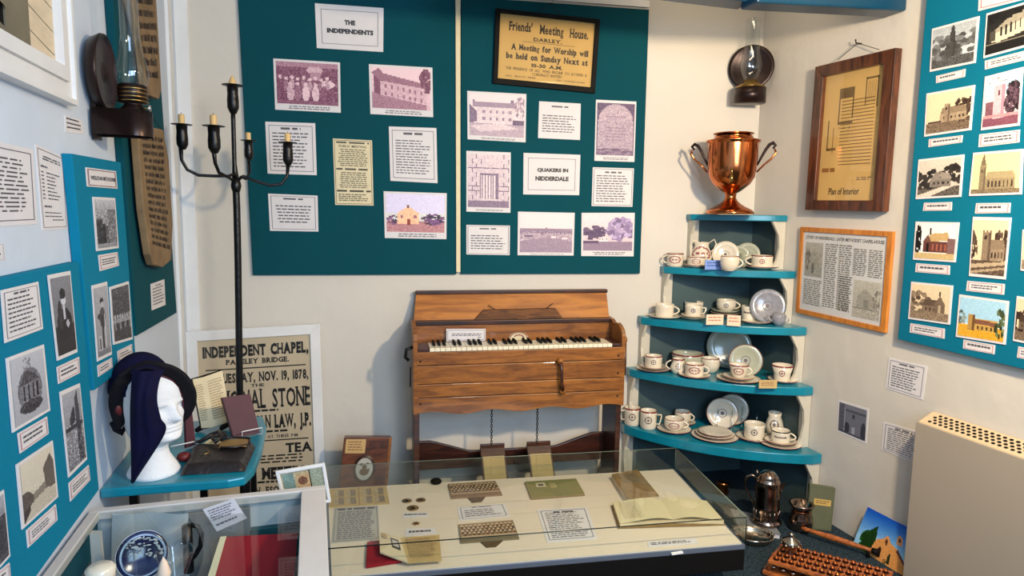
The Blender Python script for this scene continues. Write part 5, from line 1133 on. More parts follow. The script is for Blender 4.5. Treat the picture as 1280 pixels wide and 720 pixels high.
# ---------------------------------------------------------------- mannequin head
hc = base_pt(193, 601, 60, SZ); hc.z = SZ; kk = mpp(hc)
hd = thing('mannequin_head', 'white polystyrene mannequin head facing right on the teal shelf', 'mannequin', hc)
FA = math.radians(-38); Fw = Vector((math.cos(FA), math.sin(FA), 0)); Lf = Vector((-Fw.y, Fw.x, 0))
HHt = 142*kk; 
def gs(x, m_, s): return math.exp(-((x-m_)/s)**2)
rows = [ # z, back, front, halfwidth (fractions of the total height), centre shift
 (0, .20, .20, .20), (.02, .205, .205, .205), (.08, .175, .175, .175), (.16, .13, .135, .13), (.22, .115, .12, .115), (.26, .12, .13, .118), (.30, .16, .17, .13), (.315, .19, .205, .145), (.34, .21, .235, .165), (.38, .225, .24, .185), (.43, .24, .235, .20), (.48, .26, .235, .21), (.54, .28, .235, .22), (.60, .30, .225, .228), (.66, .31, .235, .232), (.72, .315, .24, .232), (.78, .31, .235, .228), (.84, .29, .215, .212), (.90, .24, .17, .175), (.95, .17, .11, .12), (.985, .09, .05, .06), (1.0, .0, .0, .0)]
zz_ = [r[0] for r in rows]
def hp(u, v):
    z = v; b = np.interp(z, zz_, [r[1] for r in rows]); f = np.interp(z, zz_, [r[2] for r in rows]); w_ = np.interp(z, zz_, [r[3] for r in rows])
    t = u*2*math.pi; c_, s_ = math.cos(t), math.sin(t)
    x = (f if c_ > 0 else b)*(abs(c_)**.9)*(1 if c_ > 0 else -1); y = w_*(abs(s_)**.92)*(1 if s_ > 0 else -1)
    lat = math.atan2(s_, c_)
    if c_ > 0:
        nose = gs(lat, 0, .16)*(.075*gs(z, .525, .032)+.045*gs(z, .57, .05)+.02*gs(z, .62, .04)); x += nose
        x += gs(lat, 0, .42)*(.018*gs(z, .455, .012)+.016*gs(z, .425, .013)-.012*gs(z, .44, .006)-.010*gs(z, .40, .015)+.022*gs(z, .355, .025))
        x -= (gs(abs(lat), .36, .16))*.030*gs(z, .61, .030); x += gs(abs(lat), .40, .2)*.014*gs(z, .66, .02); x += gs(abs(lat), .55, .2)*.012*gs(z, .54, .04)
        x += gs(abs(lat), .36, .09)*.010*gs(z, .61, .014)
    sh = .03 if z > .3 else 0
    return hd_c+Fw*((x+sh)*HHt)+Lf*(y*HHt)+UP*(z*HHt)
hd_c = Vector((0, 0, 0))
lv = [i/110 for i in range(111)]
MB().grid(lambda u, v: hp(u, v), 72, 110).build('head', 'foam', hd)
for s_ in ():
    e = MB(); ec = Fw*(-.02*HHt)+Lf*(s_*.235*HHt)+UP*(.55*HHt)
    e.tube([ec+Fw*(.035*math.cos(t)*HHt)+UP*(.065*math.sin(t)*HHt) for t in [6.283*i/16 for i in range(16)]], .012*HHt, 6, closed=True)
    e.build('ear', 'foam', hd)
# ---------------------------------------------------------------- bonnet: brim, crown, hood cloth
bn = thing('navy_bonnet', 'navy bonnet with a black curved brim and long side cloth on the mannequin head', 'hat', hc)
hq = lambda px, py, dy: hit(px, py, Vector((0, 1, 0)), hc.y+dy)-hc
# crown
ccn = Fw*(-.10*HHt)+UP*(.74*HHt)
MB().grid(lambda u, v: ccn+Fw*(.26*HHt*math.cos(u*6.2832)*math.cos(v*1.5708-.0))*1.0+Lf*(.25*HHt*math.sin(u*6.2832)*math.cos(v*1.5708))+UP*(.33*HHt*math.sin(v*1.5708)), 36, 14).build('crown', 'navy', bn)
# brim: broad band sweeping from lower left over the top to the right
path = [(150, 536, -.02), (141, 521, -.03), (137, 503, -.04), (140, 484, -.05), (150, 467, -.05), (166, 457, -.04), (183, 450, -.04), (203, 452, -.04), (222, 458, -.03), (237, 470, -.02), (246, 487, -.01), (246, 504, .0), (239, 519, .01), (231, 526, .02)]
inn = [(150, 537, -.02), (163, 522, -.02), (169, 506, -.02), (171, 492, -.02), (174, 481, -.02), (180, 474, -.02), (187, 471, -.03), (201, 470, -.03), (213, 474, -.02), (221, 482, -.01), (226, 493, .0), (228, 504, .01), (229, 514, .02), (228, 522, .03)]
mb = MB(); po_ = [hq(*p) for p in path]; pi_ = [hq(*p) for p in inn]; n = len(path)
def catm(P, t):
    t = t*(len(P)-1); i = min(int(t), len(P)-2); f = t-i; g = lambda j: P[max(0, min(len(P)-1, j))]
    a, b, c_, d = g(i-1), g(i), g(i+1), g(i+2)
    return .5*((2*b)+(c_-a)*f+(2*a-5*b+4*c_-d)*f*f+(3*b-a-3*c_+d)*f**3)
def br(u, v):                                    # closed cross-section loop
    o_, i_ = catm(po_, u), catm(pi_, u); m_ = (o_+i_)/2; h = (o_-i_)/2; dn = Vector((0, -1, .1)).normalized(); q = v*6.2832
    return m_+h*math.cos(q)+dn*(.020*math.sin(q)+.012*abs(math.cos(q)))
MB().grid(br, 60, 14).build('brim', 'blackfelt', bn)
MB().tube([catm(pi_, .5+.5*i/24)*.85+catm(po_, .5+.5*i/24)*.15+Vector((0, -.022, 0)) for i in range(24)], .0028, 6).build('brim_piping', 'maroon', bn)
MB().tube([hq(146, 500, -.045), hq(148, 512, -.045), hq(151, 520, -.04)], [.007, .012, .006], 8).build('brim_lining', 'redleather', bn)
MB().tube([hq(140, 527, -.03), hq(146, 536, -.03), hq(152, 541, -.025), hq(157, 533, -.02)], [.008, .011, .009, .005], 8).build('brim_end', 'blackfelt', bn)
# side cloth: hangs from crown front to lower back over the cheek
Lc = [(166, 462, -.10), (165, 485, -.125), (164, 510, -.135), (164, 540, -.13), (165, 570, -.11), (166, 601, -.085)]
Rc = [(205, 462, -.09), (198, 478, -.12), (196, 500, -.135), (201, 522, -.125), (206, 541, -.11), (167, 601, -.085)]
Lp = [hq(*p) for p in Lc]; Rp = [hq(*p) for p in Rc]
def cl(u, v):
    a = catm(Lp, v); b = catm(Rp, v); p = a+(b-a)*u
    return p+Vector((0, -.022*math.sin(math.pi*u)*(1-v*.6)+.0025*math.sin(u*14+v*3), 0))
o = MB().grid(cl, 26, 40).build('side_cloth', 'navy', bn); sm = o.modifiers.new('s', 'SOLIDIFY'); sm.thickness = .004
MB().grid(lambda u, v: hq(163+42*u, 461-7*math.sin(math.pi*u)+7*v, -.10+.05*(1-v)), 14, 5).build('cloth_fold', 'navy', bn)

# ---------------------------------------------------------------- books, bag and cards on the shelf
def book(name, label, q, nrm, t, m, pagem='agedpage', cat='book', extra=None):
    c = sum(q, Vector())/4; r = thing(name, label, cat, q[3])
    L = q[3]; sh = lambda P: [p-L for p in P]; e = .004
    MB().slab(sh(q), nrm, .003).build('front_cover', m, r, bevel=.0008)
    q2 = [p-nrm*(t-.003) for p in q]; MB().slab(sh(q2), nrm, .003).build('back_cover', m, r, bevel=.0008)
    cc = sum(q, Vector())/4; q3 = [p+(cc-p)*.05-nrm*.0032 for p in q]; MB().slab(sh(q3), nrm, t-.0066).build('page_block', pagem, r)
    s1 = [q[0], q[3]]; MB().add(sh([q[0], q[3], q[3]-nrm*t, q[0]-nrm*t, q[0]+(q[1]-q[0])*.03, q[3]+(q[2]-q[3])*.03, q[3]+(q[2]-q[3])*.03-nrm*t, q[0]+(q[1]-q[0])*.03-nrm*t]), [(0, 1, 2, 3), (0, 4, 5, 1), (3, 2, 6, 7), (0, 3, 7, 4), (1, 5, 6, 2)]).build('spine', m, r)
    return r
def lean(px, z, tilt):                           # upright thing whose base corners are BL,BR pixels on height z
    a = at(*px[3], 'H', z); b = at(*px[2], 'H', z); k = mpp(a); h = math.hypot(px[3][1]-px[0][1], 0)*k
    d_ = (b-a).normalized(); bk = Vector((-d_.y, d_.x, 0)); bk = bk if bk.y > 0 else -bk; up = (UP+bk*tilt).normalized()
    # top corners from their pixels on the leaning plane
    nr = d_.cross(up); nr = nr if nr.dot(CAM-a) > 0 else -nr
    f = lambda p: hit(p[0], p[1], nr, nr.dot(a)); return [f(px[0]), f(px[1]), b, a], nr
q, nr = lean([(277, 497), (313, 492), (325, 541), (292, 548)], SZ+.008, .35)
r = book('maroon_book', 'maroon cloth book standing on a white wire stand on the teal shelf', q, nr, .014, 'maroon')
st_ = thing('wire_stand', 'white wire stand holding the maroon book upright', 'stand', q[3])
a, b = q[3], q[2]; d_ = (b-a).normalized(); fw = nr; z0_ = Vector((0, 0, SZ+.004-a.z))
w_ = [a+d_*.02+fw*.018+UP*.012, a+d_*.02+fw*.018+z0_, b-d_*.004+fw*.018+z0_, b-d_*.004+fw*.018+UP*.012]
MB().tube([p-a for p in [a+d_*.02+fw*.022+z0_, a+d_*.02+fw*.022+UP*.016, b-d_*.0+fw*.022+UP*.016, b-d_*.0+fw*.022+z0_]], .0016, 6).build('front_wire', 'trim', st_)
for s_ in (.02, .085): MB().tube([p-a for p in [a+d_*s_+fw*.022+z0_, a+d_*s_-fw*.05+z0_, a+d_*s_-fw*.062+UP*.06]], .0016, 6).build('side_wire', 'trim', st_)
# old cream open book / sheet behind
q, nr = lean([(241, 474), (278, 463), (289, 527), (253, 535)], SZ+.02, .3)
op = thing('open_old_book', 'old open cream-paged book standing behind the maroon book', 'book', q[3])
L0_ = q[3]
P2 = lambda u, v: (q[0]*(1-u)+q[1]*u)*(1-v)+(q[3]*(1-u)+q[2]*u)*v-L0_
MB().slab([P2(.0, 0), P2(.36, .02), P2(.30, 1.03), P2(-.02, 1.0)], nr, .006).build('left_pages', 'agedpage', op)
MB().slab([P2(.36, .02), P2(1, 0), P2(1, 1), P2(.30, 1.03)], nr, .006).build('right_pages', 'agedpage', op)
MB().slab([P2(-.03, -.02)-nr*.0065, P2(1.03, -.02)-nr*.0065, P2(1.03, 1.03)-nr*.0065, P2(-.04, 1.03)-nr*.0065], nr, .003).build('cover', 'black', op)
p = Print([P2(.42, .08)+L0_, P2(.95, .07)+L0_, P2(.95, .93)+L0_, P2(.38, .95)+L0_], nr); p.dashes(.05, .05, .95, .95, 16, S(150, 130, 96), .4, wl=.12); p.build(op, L0_)
p = Print([P2(.03, .1)+L0_, P2(.32, .1)+L0_, P2(.27, .93)+L0_, P2(.0, .93)+L0_], nr); p.dashes(.05, .05, .95, .95, 16, S(150, 130, 96), .4, wl=.2); p.build(op, L0_)
bs = at(262, 540, 'H', SZ); stn = thing('black_book_rest', 'small black rest under the open cream-paged book', 'stand', bs)
for dx in (-.03, .045): MB().tube([Vector((dx-.01, -.0, .008)), Vector((dx, .012, .012)), Vector((dx+.012, .012, .018)), Vector((dx+.02, .02, .03))], [.008, .009, .008, .006], 8).build('rest_foot', 'black', stn)
q, nr = lean([(232, 519), (240, 512), (245, 556), (233, 560)], SZ+.006, .2)
book('pink_maroon_book', 'narrow pink and maroon booklet standing beside the mannequin chin', q, nr, .01, 'maroon')
# white stand base
a = at(215, 564, 'H', SZ+.001); wb = thing('low_white_stand', 'small white wire stand in front of the narrow booklet', 'stand', a)
MB().tube([Vector(p)-a for p in (at(214, 562, 'H', SZ+.004), at(214, 558, 'H', SZ+.02), at(243, 552, 'H', SZ+.02), at(243, 556, 'H', SZ+.004))], .002, 6).build('wire', 'trim', wb)
# red rosette
rp = at(230, 576, 'H', SZ); tag(MB().lathe([(0, .0), (.014, .002), (.02, .012), (.016, .022), (.006, .026), (0, .02)], 10, (0, 0, 0)).build('red_rosette', 'redleather', None, None), 'small dark red rosette between the mannequin neck and the black bag', 'rosette').location = rp
# cream paper
q = [at(x, y, 'H', SZ+.0015) for x, y in ((262, 549), (315, 554), (296, 561), (250, 558))]
sheet('cream folded paper slip lying behind the black bag on the shelf', q, 'H', SZ+.001, 'paper_slip', 'paper', 'cream', draw=lambda p: p.dashes(.1, .2, .9, .8, 3, S(70, 80, 70), .5, wl=.12))
# black bag
q = [at(x, y, 'H', SZ) for x, y in ((243, 560), (322, 557), (322, 574), (305, 592), (222, 597))]
q = [at(x, y, 'H', SZ) for x, y in ((240, 563), (320, 559), (306, 590), (225, 595))]
bc = sum(q, Vector())/4; bg = thing('black_bag', 'flat black leather bag with a twisted strap and tan opening on the teal shelf', 'bag', bc)
def bag(u, v):
    p = (q[0]*(1-u)+q[1]*u)*(1-v)+(q[3]*(1-u)+q[2]*u)*v-bc; e = min(u, 1-u, v, 1-v); return Vector((p.x, p.y, .0+.026*min(1, (e/.12))**.5+.003*math.sin(u*9)*math.sin(v*7)+.0005))
MB().grid(bag, 28, 18).build('pouch', 'leather', bg)
bp_ = lambda u, v, h: Vector(((q[0]*(1-u)+q[1]*u)*(1-v)+(q[3]*(1-u)+q[2]*u)*v-bc).to_tuple()[:2]+(h,))
mb = MB(); mb.grid(lambda u, v: bp_(.48+.44*u, .08+.34*v, .032+.004*math.sin(u*3.14)), 10, 4); mb.build('tan_opening', 'brownpage', bg)
MB().tube([bp_(.46, .1, .034), bp_(.6, .02, .038), bp_(.92, .06, .034), bp_(.95, .3, .032), bp_(.75, .46, .036), bp_(.52, .44, .036)], .0035, 8).build('opening_rim', 'leather', bg)
MB().tube([bp_(.05, -.1, .02), bp_(.15, .1, .034), bp_(.3, .0, .045), bp_(.42, -.05, .05), bp_(.5, .12, .05), bp_(.42, .3, .044), bp_(.33, .1, .046), bp_(.5, .0, .05), bp_(.6, .2, .046)], [.004, .006, .008, .008, .007, .007, .007, .007, .004], 8).build('strap', 'leather', bg)
MB().tube([bp_(.32, .45, .036), bp_(.38, .60, .034), bp_(.30, .66, .033)], .0018, 6).build('clasp', 'brass', bg)

# ================================================================ SMALL WHITE-FRAMED PRINT behind the left case
def smallprint(p):
    c = Cv(36, 30, .7, .6, 71, .05); c.a[:] = (.70, .64, .54); c.rect(.04, .05, .3, .9, (.5, .58, .56)); c.rect(.08, .5, .25, .9, (.3, .36, .36)); c.rect(.36, .1, .66, .9, (.74, .62, .48)); c.rect(.7, .05, .96, .85, (.60, .62, .56)); c.rect(.66, 0, .69, 1, (.15, .15, .15)); c.ell(.5, .3, .12, .12, (.5, .36, .3)); c.speck(0, 0, 1, 1, .05)
    p.pic(c.out('rgb'), 0, 0, 1, 1)
nrm_ = Vector((0, -1, 0))
fp_ = framed('framed_print', 'small white-framed coloured print leaning behind the left display case', 'picture', [hit(x, y, Vector((0, 1, 0)), 1.92) for x, y in ((344, 590), (406, 579.5), (414, 628), (356, 640))], ('Y', nrm_), 0, (.010, .010, .010, .010), 'trim', .012, smallprint, True, 'cream', .005)

for a_, b_ in ((.2, .0), (.8, .0), (.5, .10)):
    pt0 = fp_[1][3].lerp(fp_[1][2], a_)-fp_[2].translation; z_ = .001-fp_[2].translation.z
    MB().tube([pt0+Vector((0, .018, .01)), Vector((pt0.x, pt0.y+.02+b_, z_))], .004, 6).build('easel_leg', 'walnut', fp_[0])

# ================================================================ LEFT DISPLAY CASE
CT = .632; cxl = XL+.012; x1 = .016; y1_ = 1.80; y0_ = .55; cb_ = .12
lcs = thing('display_case', 'off-white framed glass-topped display case at the lower left', 'display case', (-.27, 1.2, 0))
def cbx(name, m, *a, bev=.002): return Lw(MB().box(*a), name, m, lcs, bev)
cbx('top_rail', 'casewhite', cxl, y1_-.024, CT-.022, x1, y1_, CT)
cbx('top_rail', 'casewhite', x1-.062, y0_, CT-.022, x1, y1_-.0245, CT)
cbx('top_rail', 'casewhite', cxl, y0_, CT-.022, cxl+.022, y1_-.0245, CT)
cbx('side_panel', 'casewhite', x1-.012, y0_, .001, x1-.001, y1_-.001, CT-.023)
cbx('side_panel', 'darkteal', cxl+.001, y0_, .001, cxl+.012, y1_-.001, CT-.023)
cbx('back_panel', 'paleb', cxl+.0125, y1_-.012, .001, x1-.0125, y1_-.001, CT-.023)
cbx('inner_floor', 'grey', cxl+.0125, y0_, cb_, x1-.0125, y1_-.0125, cb_+.012)
cbx('lining_panel', 'darkteal', -.175, y1_-.03, cb_+.013, x1-.0125, y1_-.0125, CT-.09)
cbx('lining_panel', 'casewhite', x1-.045, y0_, CT-.16, x1-.0125, y1_-.031, CT-.024)
Lw(MB().add([(cxl+.021, y0_, CT-.004), (x1-.06, y0_, CT-.004), (x1-.06, y1_-.023, CT-.004), (cxl+.021, y1_-.023, CT-.004)], [(0, 1, 2, 3)]), 'glass_top', 'caseglass', lcs)
# contents
yp = 1.62
pt_ = lambda x, y, Y=1.62: hit(x, y, Vector((0, 1, 0)), Y)
a = pt_(178, 694, 1.60); kk = mpp(a); rr = 30*kk
cbx('lining_panel', 'grey', -.325, y1_-.028, cb_+.013, -.176, y1_-.0125, CT-.03)
vd = (CAM-a).normalized(); sd = Vector((1, 0, 0)); n_ = vd; sd = (sd-n_*sd.dot(n_)).normalized(); up_ = n_.cross(sd)
pl = thing('blue_plate', 'cobalt blue patterned plate standing inside the left display case', 'plate', a); fr_ = (sd, up_, n_)
MB().lathe([(0, -.004), (rr*.7, -.004), (rr, .006), (rr*.99, .009), (rr*.72, .001), (0, .0)], 44, (0, 0, 0), fr_).build('body', 'blueglaze', pl)
mb = MB(); rg = random.Random(5)
for i in range(70):
    th_ = rg.uniform(0, 6.28); rd = rr*(rg.uniform(.62, .72) if i < 26 and True else rg.uniform(.1, .5)); 
    if i < 26: th_ = .0+2.7*i/26
    if i >= 26 and math.sin(th_) < -.35: continue
    s1, s2 = rr*rg.uniform(.03, .10), rr*rg.uniform(.02, .05)
    c_ = sd*(rd*math.cos(th_))+up_*(rd*math.sin(th_))+n_*.004
    mb.add([c_+sd*(s1*math.cos(t))+up_*(s2*math.sin(t))+n_*(.002+.00005*i) for t in [6.283*k_/7 for k_ in range(7)]], [tuple(range(7))])
o = mb.build('white_pattern', 'paleb', pl); o['kind'] = 'stuff'
MB().lathe([(rr*.985, .0095), (rr*.955, .0088)], 44, (0, 0, 0), fr_).build('rim_line', 'paleb', pl)
a = pt_(126, 716, 1.45); k_ = mpp(a); wc = thing('white_china_cup', 'small white china cup at the bottom edge inside the left case', 'cup', a-UP*.04)
MB().lathe([(0, 0), (.012, 0), (16*k_, .03), (17*k_, .05), (13*k_, .056), (0, .058)], 24).build('body', 'china', wc)
a = pt_(220, 716, 1.45); k_ = mpp(a); gb = thing('glass_bowl', 'clear scalloped glass bowl beside the blue plate in the left case', 'bowl', a-UP*.03)
MB().grid(lambda u, v: Vector(((6+16*v)*k_*math.cos(u*6.2832), (6+16*v)*k_*math.sin(u*6.2832), .075*v+.004*math.sin(u*6.2832*9)*v)), 72, 6).build('bowl', 'lampglass', gb)
MB().tube([Vector((22*k_*math.cos(t), 22*k_*math.sin(t), .075+.004*math.sin(t*9))) for t in [6.2832*i/72 for i in range(72)]], .0012, 5, closed=True).build('rim', 'lampglass', gb)
a = pt_(205, 716, 1.40); ss = thing('pink_shell', 'small pinkish shell in front of the blue plate in the left case', 'shell', a-UP*.02)
MB().lathe([(0, 0), (.010, .004), (.013, .02), (.007, .042), (0, .055)], 14).build('shell_body', 'pinkcard', ss)
# white block with a chamfer at the left
ca_ = [pt_(112, 668, 1.66), pt_(124, 668, 1.66), pt_(128, 712, 1.66), pt_(115, 714, 1.66)]
tag(MB().slab(ca_, Vector((0, -1, 0)), .02).build('white_upright_block', 'casewhite', None), 'narrow white upright block at the left inside the left case', 'block')
# blue-white backing cloth folds
mb = MB(); mb.grid(lambda u, v: pt_(141+95*u, 640+90*v, 1.765)+Vector((0, -.006-.006*math.sin(u*9+v*2), 0)), 30, 10)
tag(mb.build('backing_cloth', 'paleb', None), 'pale blue-white cloth hung at the back inside the left case', 'cloth')
# printed card
q = [hit(x, y, Vector((0, 1, .25)).normalized(), Vector((0, 1, .25)).normalized().dot(Vector((0, 1.70, CT-.06)))) for x, y in ((253.5, 637), (292, 623.5), (308.5, 648), (271, 664.5))]
sheet('white printed card hung askew inside the left case', q, ('c', Vector((0, -1, -.25)).normalized()*1), 0, 'printed_card', 'card', draw=lambda p: (p.dashes(.1, .1, .9, .6, 5, MG, .45), p.dashes(.1, .72, .9, .8, 1, DK, .8)))
# red book-cloth panel and black handle
q = [pt_(283, 671, 1.70), pt_(372, 666, 1.70), pt_(364, 770, 1.5), pt_(255, 770, 1.5)]
nr = (q[1]-q[0]).cross(q[3]-q[0]).normalized(); nr = nr if nr.z > 0 else -nr
rb = thing('red_cloth_panel', 'red cloth-covered sloping panel inside the left case', 'panel', q[0]); q_ = [p-q[0] for p in q]
MB().slab(q_, nr, .012).build('red_face', 'redcloth', rb)
zf = cb_+.0135-q[0].z; MB().box(.03, -.14, zf, .15, -.06, (q_[3].z+q_[0].z)/2-.06).build('support_block', 'grey', rb)
MB().slab([q_[0]-Vector((.014, 0, 0))+nr*.003, q_[0]+nr*.003, q_[3]+nr*.003, q_[3]-Vector((.018, 0, 0))+nr*.003], nr, .014).build('cream_edge', 'cream', rb)
P = [pt_(x, y, 1.68) for x, y in ((238, 656), (247, 658), (252, 668), (251, 682), (244, 694), (238, 700))]
hn = thing('black_implement', 'black curved handle seen through the glass of the left case', 'handle', P[0]); MB().tube([p-P[0] for p in P], .006, 8).build('grip', 'iron', hn)
MB().tube([Vector((-.008, 0, -.0)), Vector((-.008, .0, -.12))], .012, 8).build('shank', 'iron', hn)

# ================================================================ CENTRAL LOW GLASS CASE
CZc = .200; GZ = .300
FL, FR = Vector((.022, 2.082, 0)), Vector((1.478, 1.918, 0)); RR, RL = Vector((1.60, 2.612, 0)), Vector((.024, 2.80, 0))
cc = thing('low_glass_case', 'low cream-lined glass display case on the floor in front of the organ', 'display case', (.75, 2.3, 0))
def quadprism(P, z0, z1, name, m, bev=0): return Lw(MB().prism([(p.x, p.y) for p in P], lambda u, v, w_: Vector((u, v, w_)), z0, z1), name, m, cc, bev)
def inset(P, d): c = sum(P, Vector())/4; return [p+(c-p).normalized()*d for p in P]
Q4 = [FL, FR, RR, RL]
quadprism(inset(Q4, .2), .001, .098, 'plinth', 'black')
quadprism(Q4, .098, CZc-.022, 'case_base', 'black', .002)
quadprism([p for p in Q4], CZc-.022, CZc-.004, 'metal_edge', 'greymetal', .001)
quadprism(inset(Q4, .012), CZc-.004, CZc, 'cream_lining', 'linen')
def pane(a, b, za_, zb_, name='glass_side'):
    Lw(MB().add([a+UP*za_, b+UP*za_, b+UP*zb_, a+UP*zb_], [(0, 1, 2, 3)]), name, 'caseglass', cc)
for a, b in ((FL, FR), (FR, RR), (RR, RL), (RL, FL)): pane(a, b, CZc, GZ)
Lw(MB().add([p+UP*(GZ+.0005) for p in Q4], [(0, 1, 2, 3)]), 'glass_top', 'caseglass', cc)
M['glassedge'] = mat('dark_glass_edge', (30, 44, 40), .2)
M['glassedge2'] = mat('green_glass_edge', (120, 136, 122), .2)
for a, b, m_, r_ in ((FL+UP*GZ, FR+UP*GZ, 'glassedge', .0022), (FR+UP*GZ, RR+UP*GZ, 'glassedge2', .0018), (RR+UP*GZ, RL+UP*GZ, 'glassedge2', .0014), (RL+UP*GZ, FL+UP*GZ, 'glassedge2', .0018), (FR+UP*CZc, FR+UP*GZ, 'glassedge', .0022), (RR+UP*CZc, RR+UP*GZ, 'glassedge2', .0015), (RL+UP*CZc, RL+UP*GZ, 'casewhite', .003)):
    Lw(MB().tube([a, b], r_, 6), 'glass_edge', m_, cc)
Lw(MB().box(1.19, 1.937, CZc-.014, 1.235, 1.946, CZc-.008), 'edge_label', 'trim', cc)
h2 = lambda px, h=CZc+.0008: [at(x, y, 'H', h) for x, y in px]
def flat(label, px, name='paper_notice', cat='notice', m='paper', draw=None, th=.001, h=CZc+.0006, **k): return sheet(label, px, 'H', h, name, cat, m, th, draw, **k)
def stamps(p):
    for u in (.09, .29, .56, .77):
        for v in (.12, .55):
            c = Cv(12, 9, .5, .5, int(u*100+v*10), .15); c.rect(0, .0, .45, 1, .75) ; p.pic(c.out((70, 56, 50), (200, 180, 140)), u, v, u+.16, v+.36)
    p.rect(.495, 0, .51, 1, S(150, 120, 80), 2)
flat('open tan album page with eight small pictures in the glass case', [(412, 611.5), (483, 607), (487, 629), (411, 634)], 'picture_folder', 'album', 'tan', stamps, .004)
def dense(p): p.frame(.03, .01, MG); p.dashes(.08, .04, .92, .1, 1, DK, .9, wl=.2, ragged=0); p.dashes(.1, .14, .9, .95, 15, MG, .55, wl=.1, ragged=.1)
M['greypaper'] = mat('grey_printed_paper', (186, 184, 178), .7, var=.08, vscale=20)
flat('grey densely printed leaflet at the left of the glass case', [(418, 635), (472.5, 632), (475, 674), (414, 679)], 'printed_leaflet', 'leaflet', 'greypaper', dense)
q = h2([(459, 677), (500, 672), (502, 700), (457.5, 707)], CZc+.012); r = thing('red_book', 'red cloth book lying under the open old bible in the glass case', 'book', q[3])
MB().slab([p-q[3] for p in q], UP, .0105).build('cover', 'redcloth', r, bevel=.001)
zb2 = CZc+.014; A_ = [at(474, 664, 'H', zb2+.03), at(500, 672, 'H', zb2+.03), at(510, 703, 'H', zb2+.004), at(475, 690, 'H', zb2+.02)]
B_ = [at(500, 672, 'H', zb2+.03), at(549, 668, 'H', zb2+.012), at(552, 700, 'H', zb2+.004), at(510, 703, 'H', zb2+.004)]
ob = thing('open_old_bible', 'open brown-paged old book with a small portrait plate, lower left of the glass case', 'book', A_[2])
MB().slab([p-A_[2] for p in A_], UP, .005).build('left_page', 'agedpage', ob); MB().slab([p-A_[2] for p in B_], UP, .005).build('right_page', 'tan', ob)
p = Print(A_, UP, .0045); p.rect(.5, .2, .85, .62, S(70, 60, 60)); p.rect(.55, .27, .8, .55, S(190, 180, 170), 2); p.rect(.12, .1, .35, .3, S(180, 150, 110)); p.build(ob, A_[2])
p = Print(B_, UP, .0045); p.dashes(.1, .12, .92, .9, 12, S(150, 120, 80), .35, wl=.1); p.build(ob, A_[2])
for x, y, lab in ((508.5, 626.5, 'left'), (526, 625.5, 'right'), (516, 635.5, 'lowest')):
    c = at(x, y, 'H', CZc); r_ = (6 if lab != 'lowest' else 7.3)*mpp(c)
    o = thing('bronze_medal', lab+' one of the three round bronze medals in the glass case', 'medal', c, 0, 'three bronze medals')
    MB().lathe([(0, 0), (r_, 0), (r_, .003), (r_*.92, .0034), (r_*.88, .0026), (0, .003)], 24).build('disc', 'brass', o); MB().lathe([(r_*.4, .003), (r_*.3, .0045), (0, .005)], 10).build('relief', 'dark_metal', o)
flat('tiny white caption under the three bronze medals', [(504, 641), (535, 640.5), (536, 645.5), (504, 647)], 'caption_slip', 'caption', draw=lambda p: p.dashes(.05, .3, .95, .6, 1, DK, .8))
c = at(520, 655, 'H', CZc); sm_ = thing('cross_medal', 'small dark star-shaped medal in the glass case', 'medal', c)
MB().prism([(.016*(1 if i % 2 == 0 else .45)*math.cos(i*math.pi/6), .016*(1 if i % 2 == 0 else .45)*math.sin(i*math.pi/6)) for i in range(12)], lambda u, v, w_: Vector((u, v, w_)), 0, .004).build('star', 'brass', sm_)
MB().lathe([(.006, .004), (.004, .006), (0, .0065)], 12).build('boss', 'dark_metal', sm_)
flat('small white caption under the star-shaped medal', [(508, 661), (543, 659.5), (547, 668), (506, 671)], 'caption_slip', 'caption', draw=lambda p: p.dashes(.1, .3, .9, .6, 1, DK, .8))
def lines_people(p):
    c = Cv(64, 22, .5, .62, 80, .09)
    for r_ in range(4):
        for i in range(12): x = .04+i*.082+(r_ % 2)*.04; c.ell(x, .28+r_*.18, .032, .09, (.12, .3, .2)[(i+r_) % 3]); c.ell(x, .14+r_*.18, .019, .06, .95)
    c.rect(0, .88, 1, 1, .7); p.pic(c.out((62, 44, 34), (222, 194, 152)), .02, .03, .98, .8)
def gphoto(lab, px, m, tab):
    o = flat(lab, px, 'group_photograph', 'photo', m, lines_people, .006)
    q = h2(tab, CZc+.003); b_ = MB().slab(q, UP, .003).build('curled_tab', 'dark_tan', o, o.matrix_world if False else Matrix.Translation(o.location))
M['sepiacard'] = mat('sepia_card', (140, 112, 82), .6, var=.2, vscale=30); M['greysepia'] = mat('grey_sepia_card', (128, 116, 90), .6, var=.2, vscale=30); M['dark_tan'] = mat('dark_tan_card', (96, 78, 56), .7)
gphoto('brown panoramic group photograph with rows of people, rear middle of the glass case', [(560, 605), (619, 601), (628, 618), (564, 622.5)], 'sepiacard', [(583, 621), (608, 619), (602, 627), (590, 628)])
gphoto('greyer panoramic group photograph with rows of people, front middle of the glass case', [(573, 655.5), (641, 650), (649, 672.5), (576, 678)], 'greysepia', [(600, 677), (630, 674), (620, 683), (608, 684)])
flat('white caption card between the two panoramic group photographs', [(571, 634), (631, 629.5), (638, 645), (575, 651)], 'caption_card', 'card', draw=body(True, n=4, v0=.3, v1=.85))
c = at(545, 604, 'H', CZc); bt_ = thing('black_clip', 'small black clip at the rear left of the glass case', 'clip', c)
MB().lathe([(0, 0), (.022, .002), (.026, .010), (.018, .018), (0, .02)], 14).build('clip_body', 'black', bt_)
def oliv(p): p.rect(.18, .15, .36, .4, S(210, 200, 170)); p.rect(.44, .2, .56, .5, S(170, 160, 110)); p.rect(.22, .22, .32, .34, S(90, 90, 80), 2)
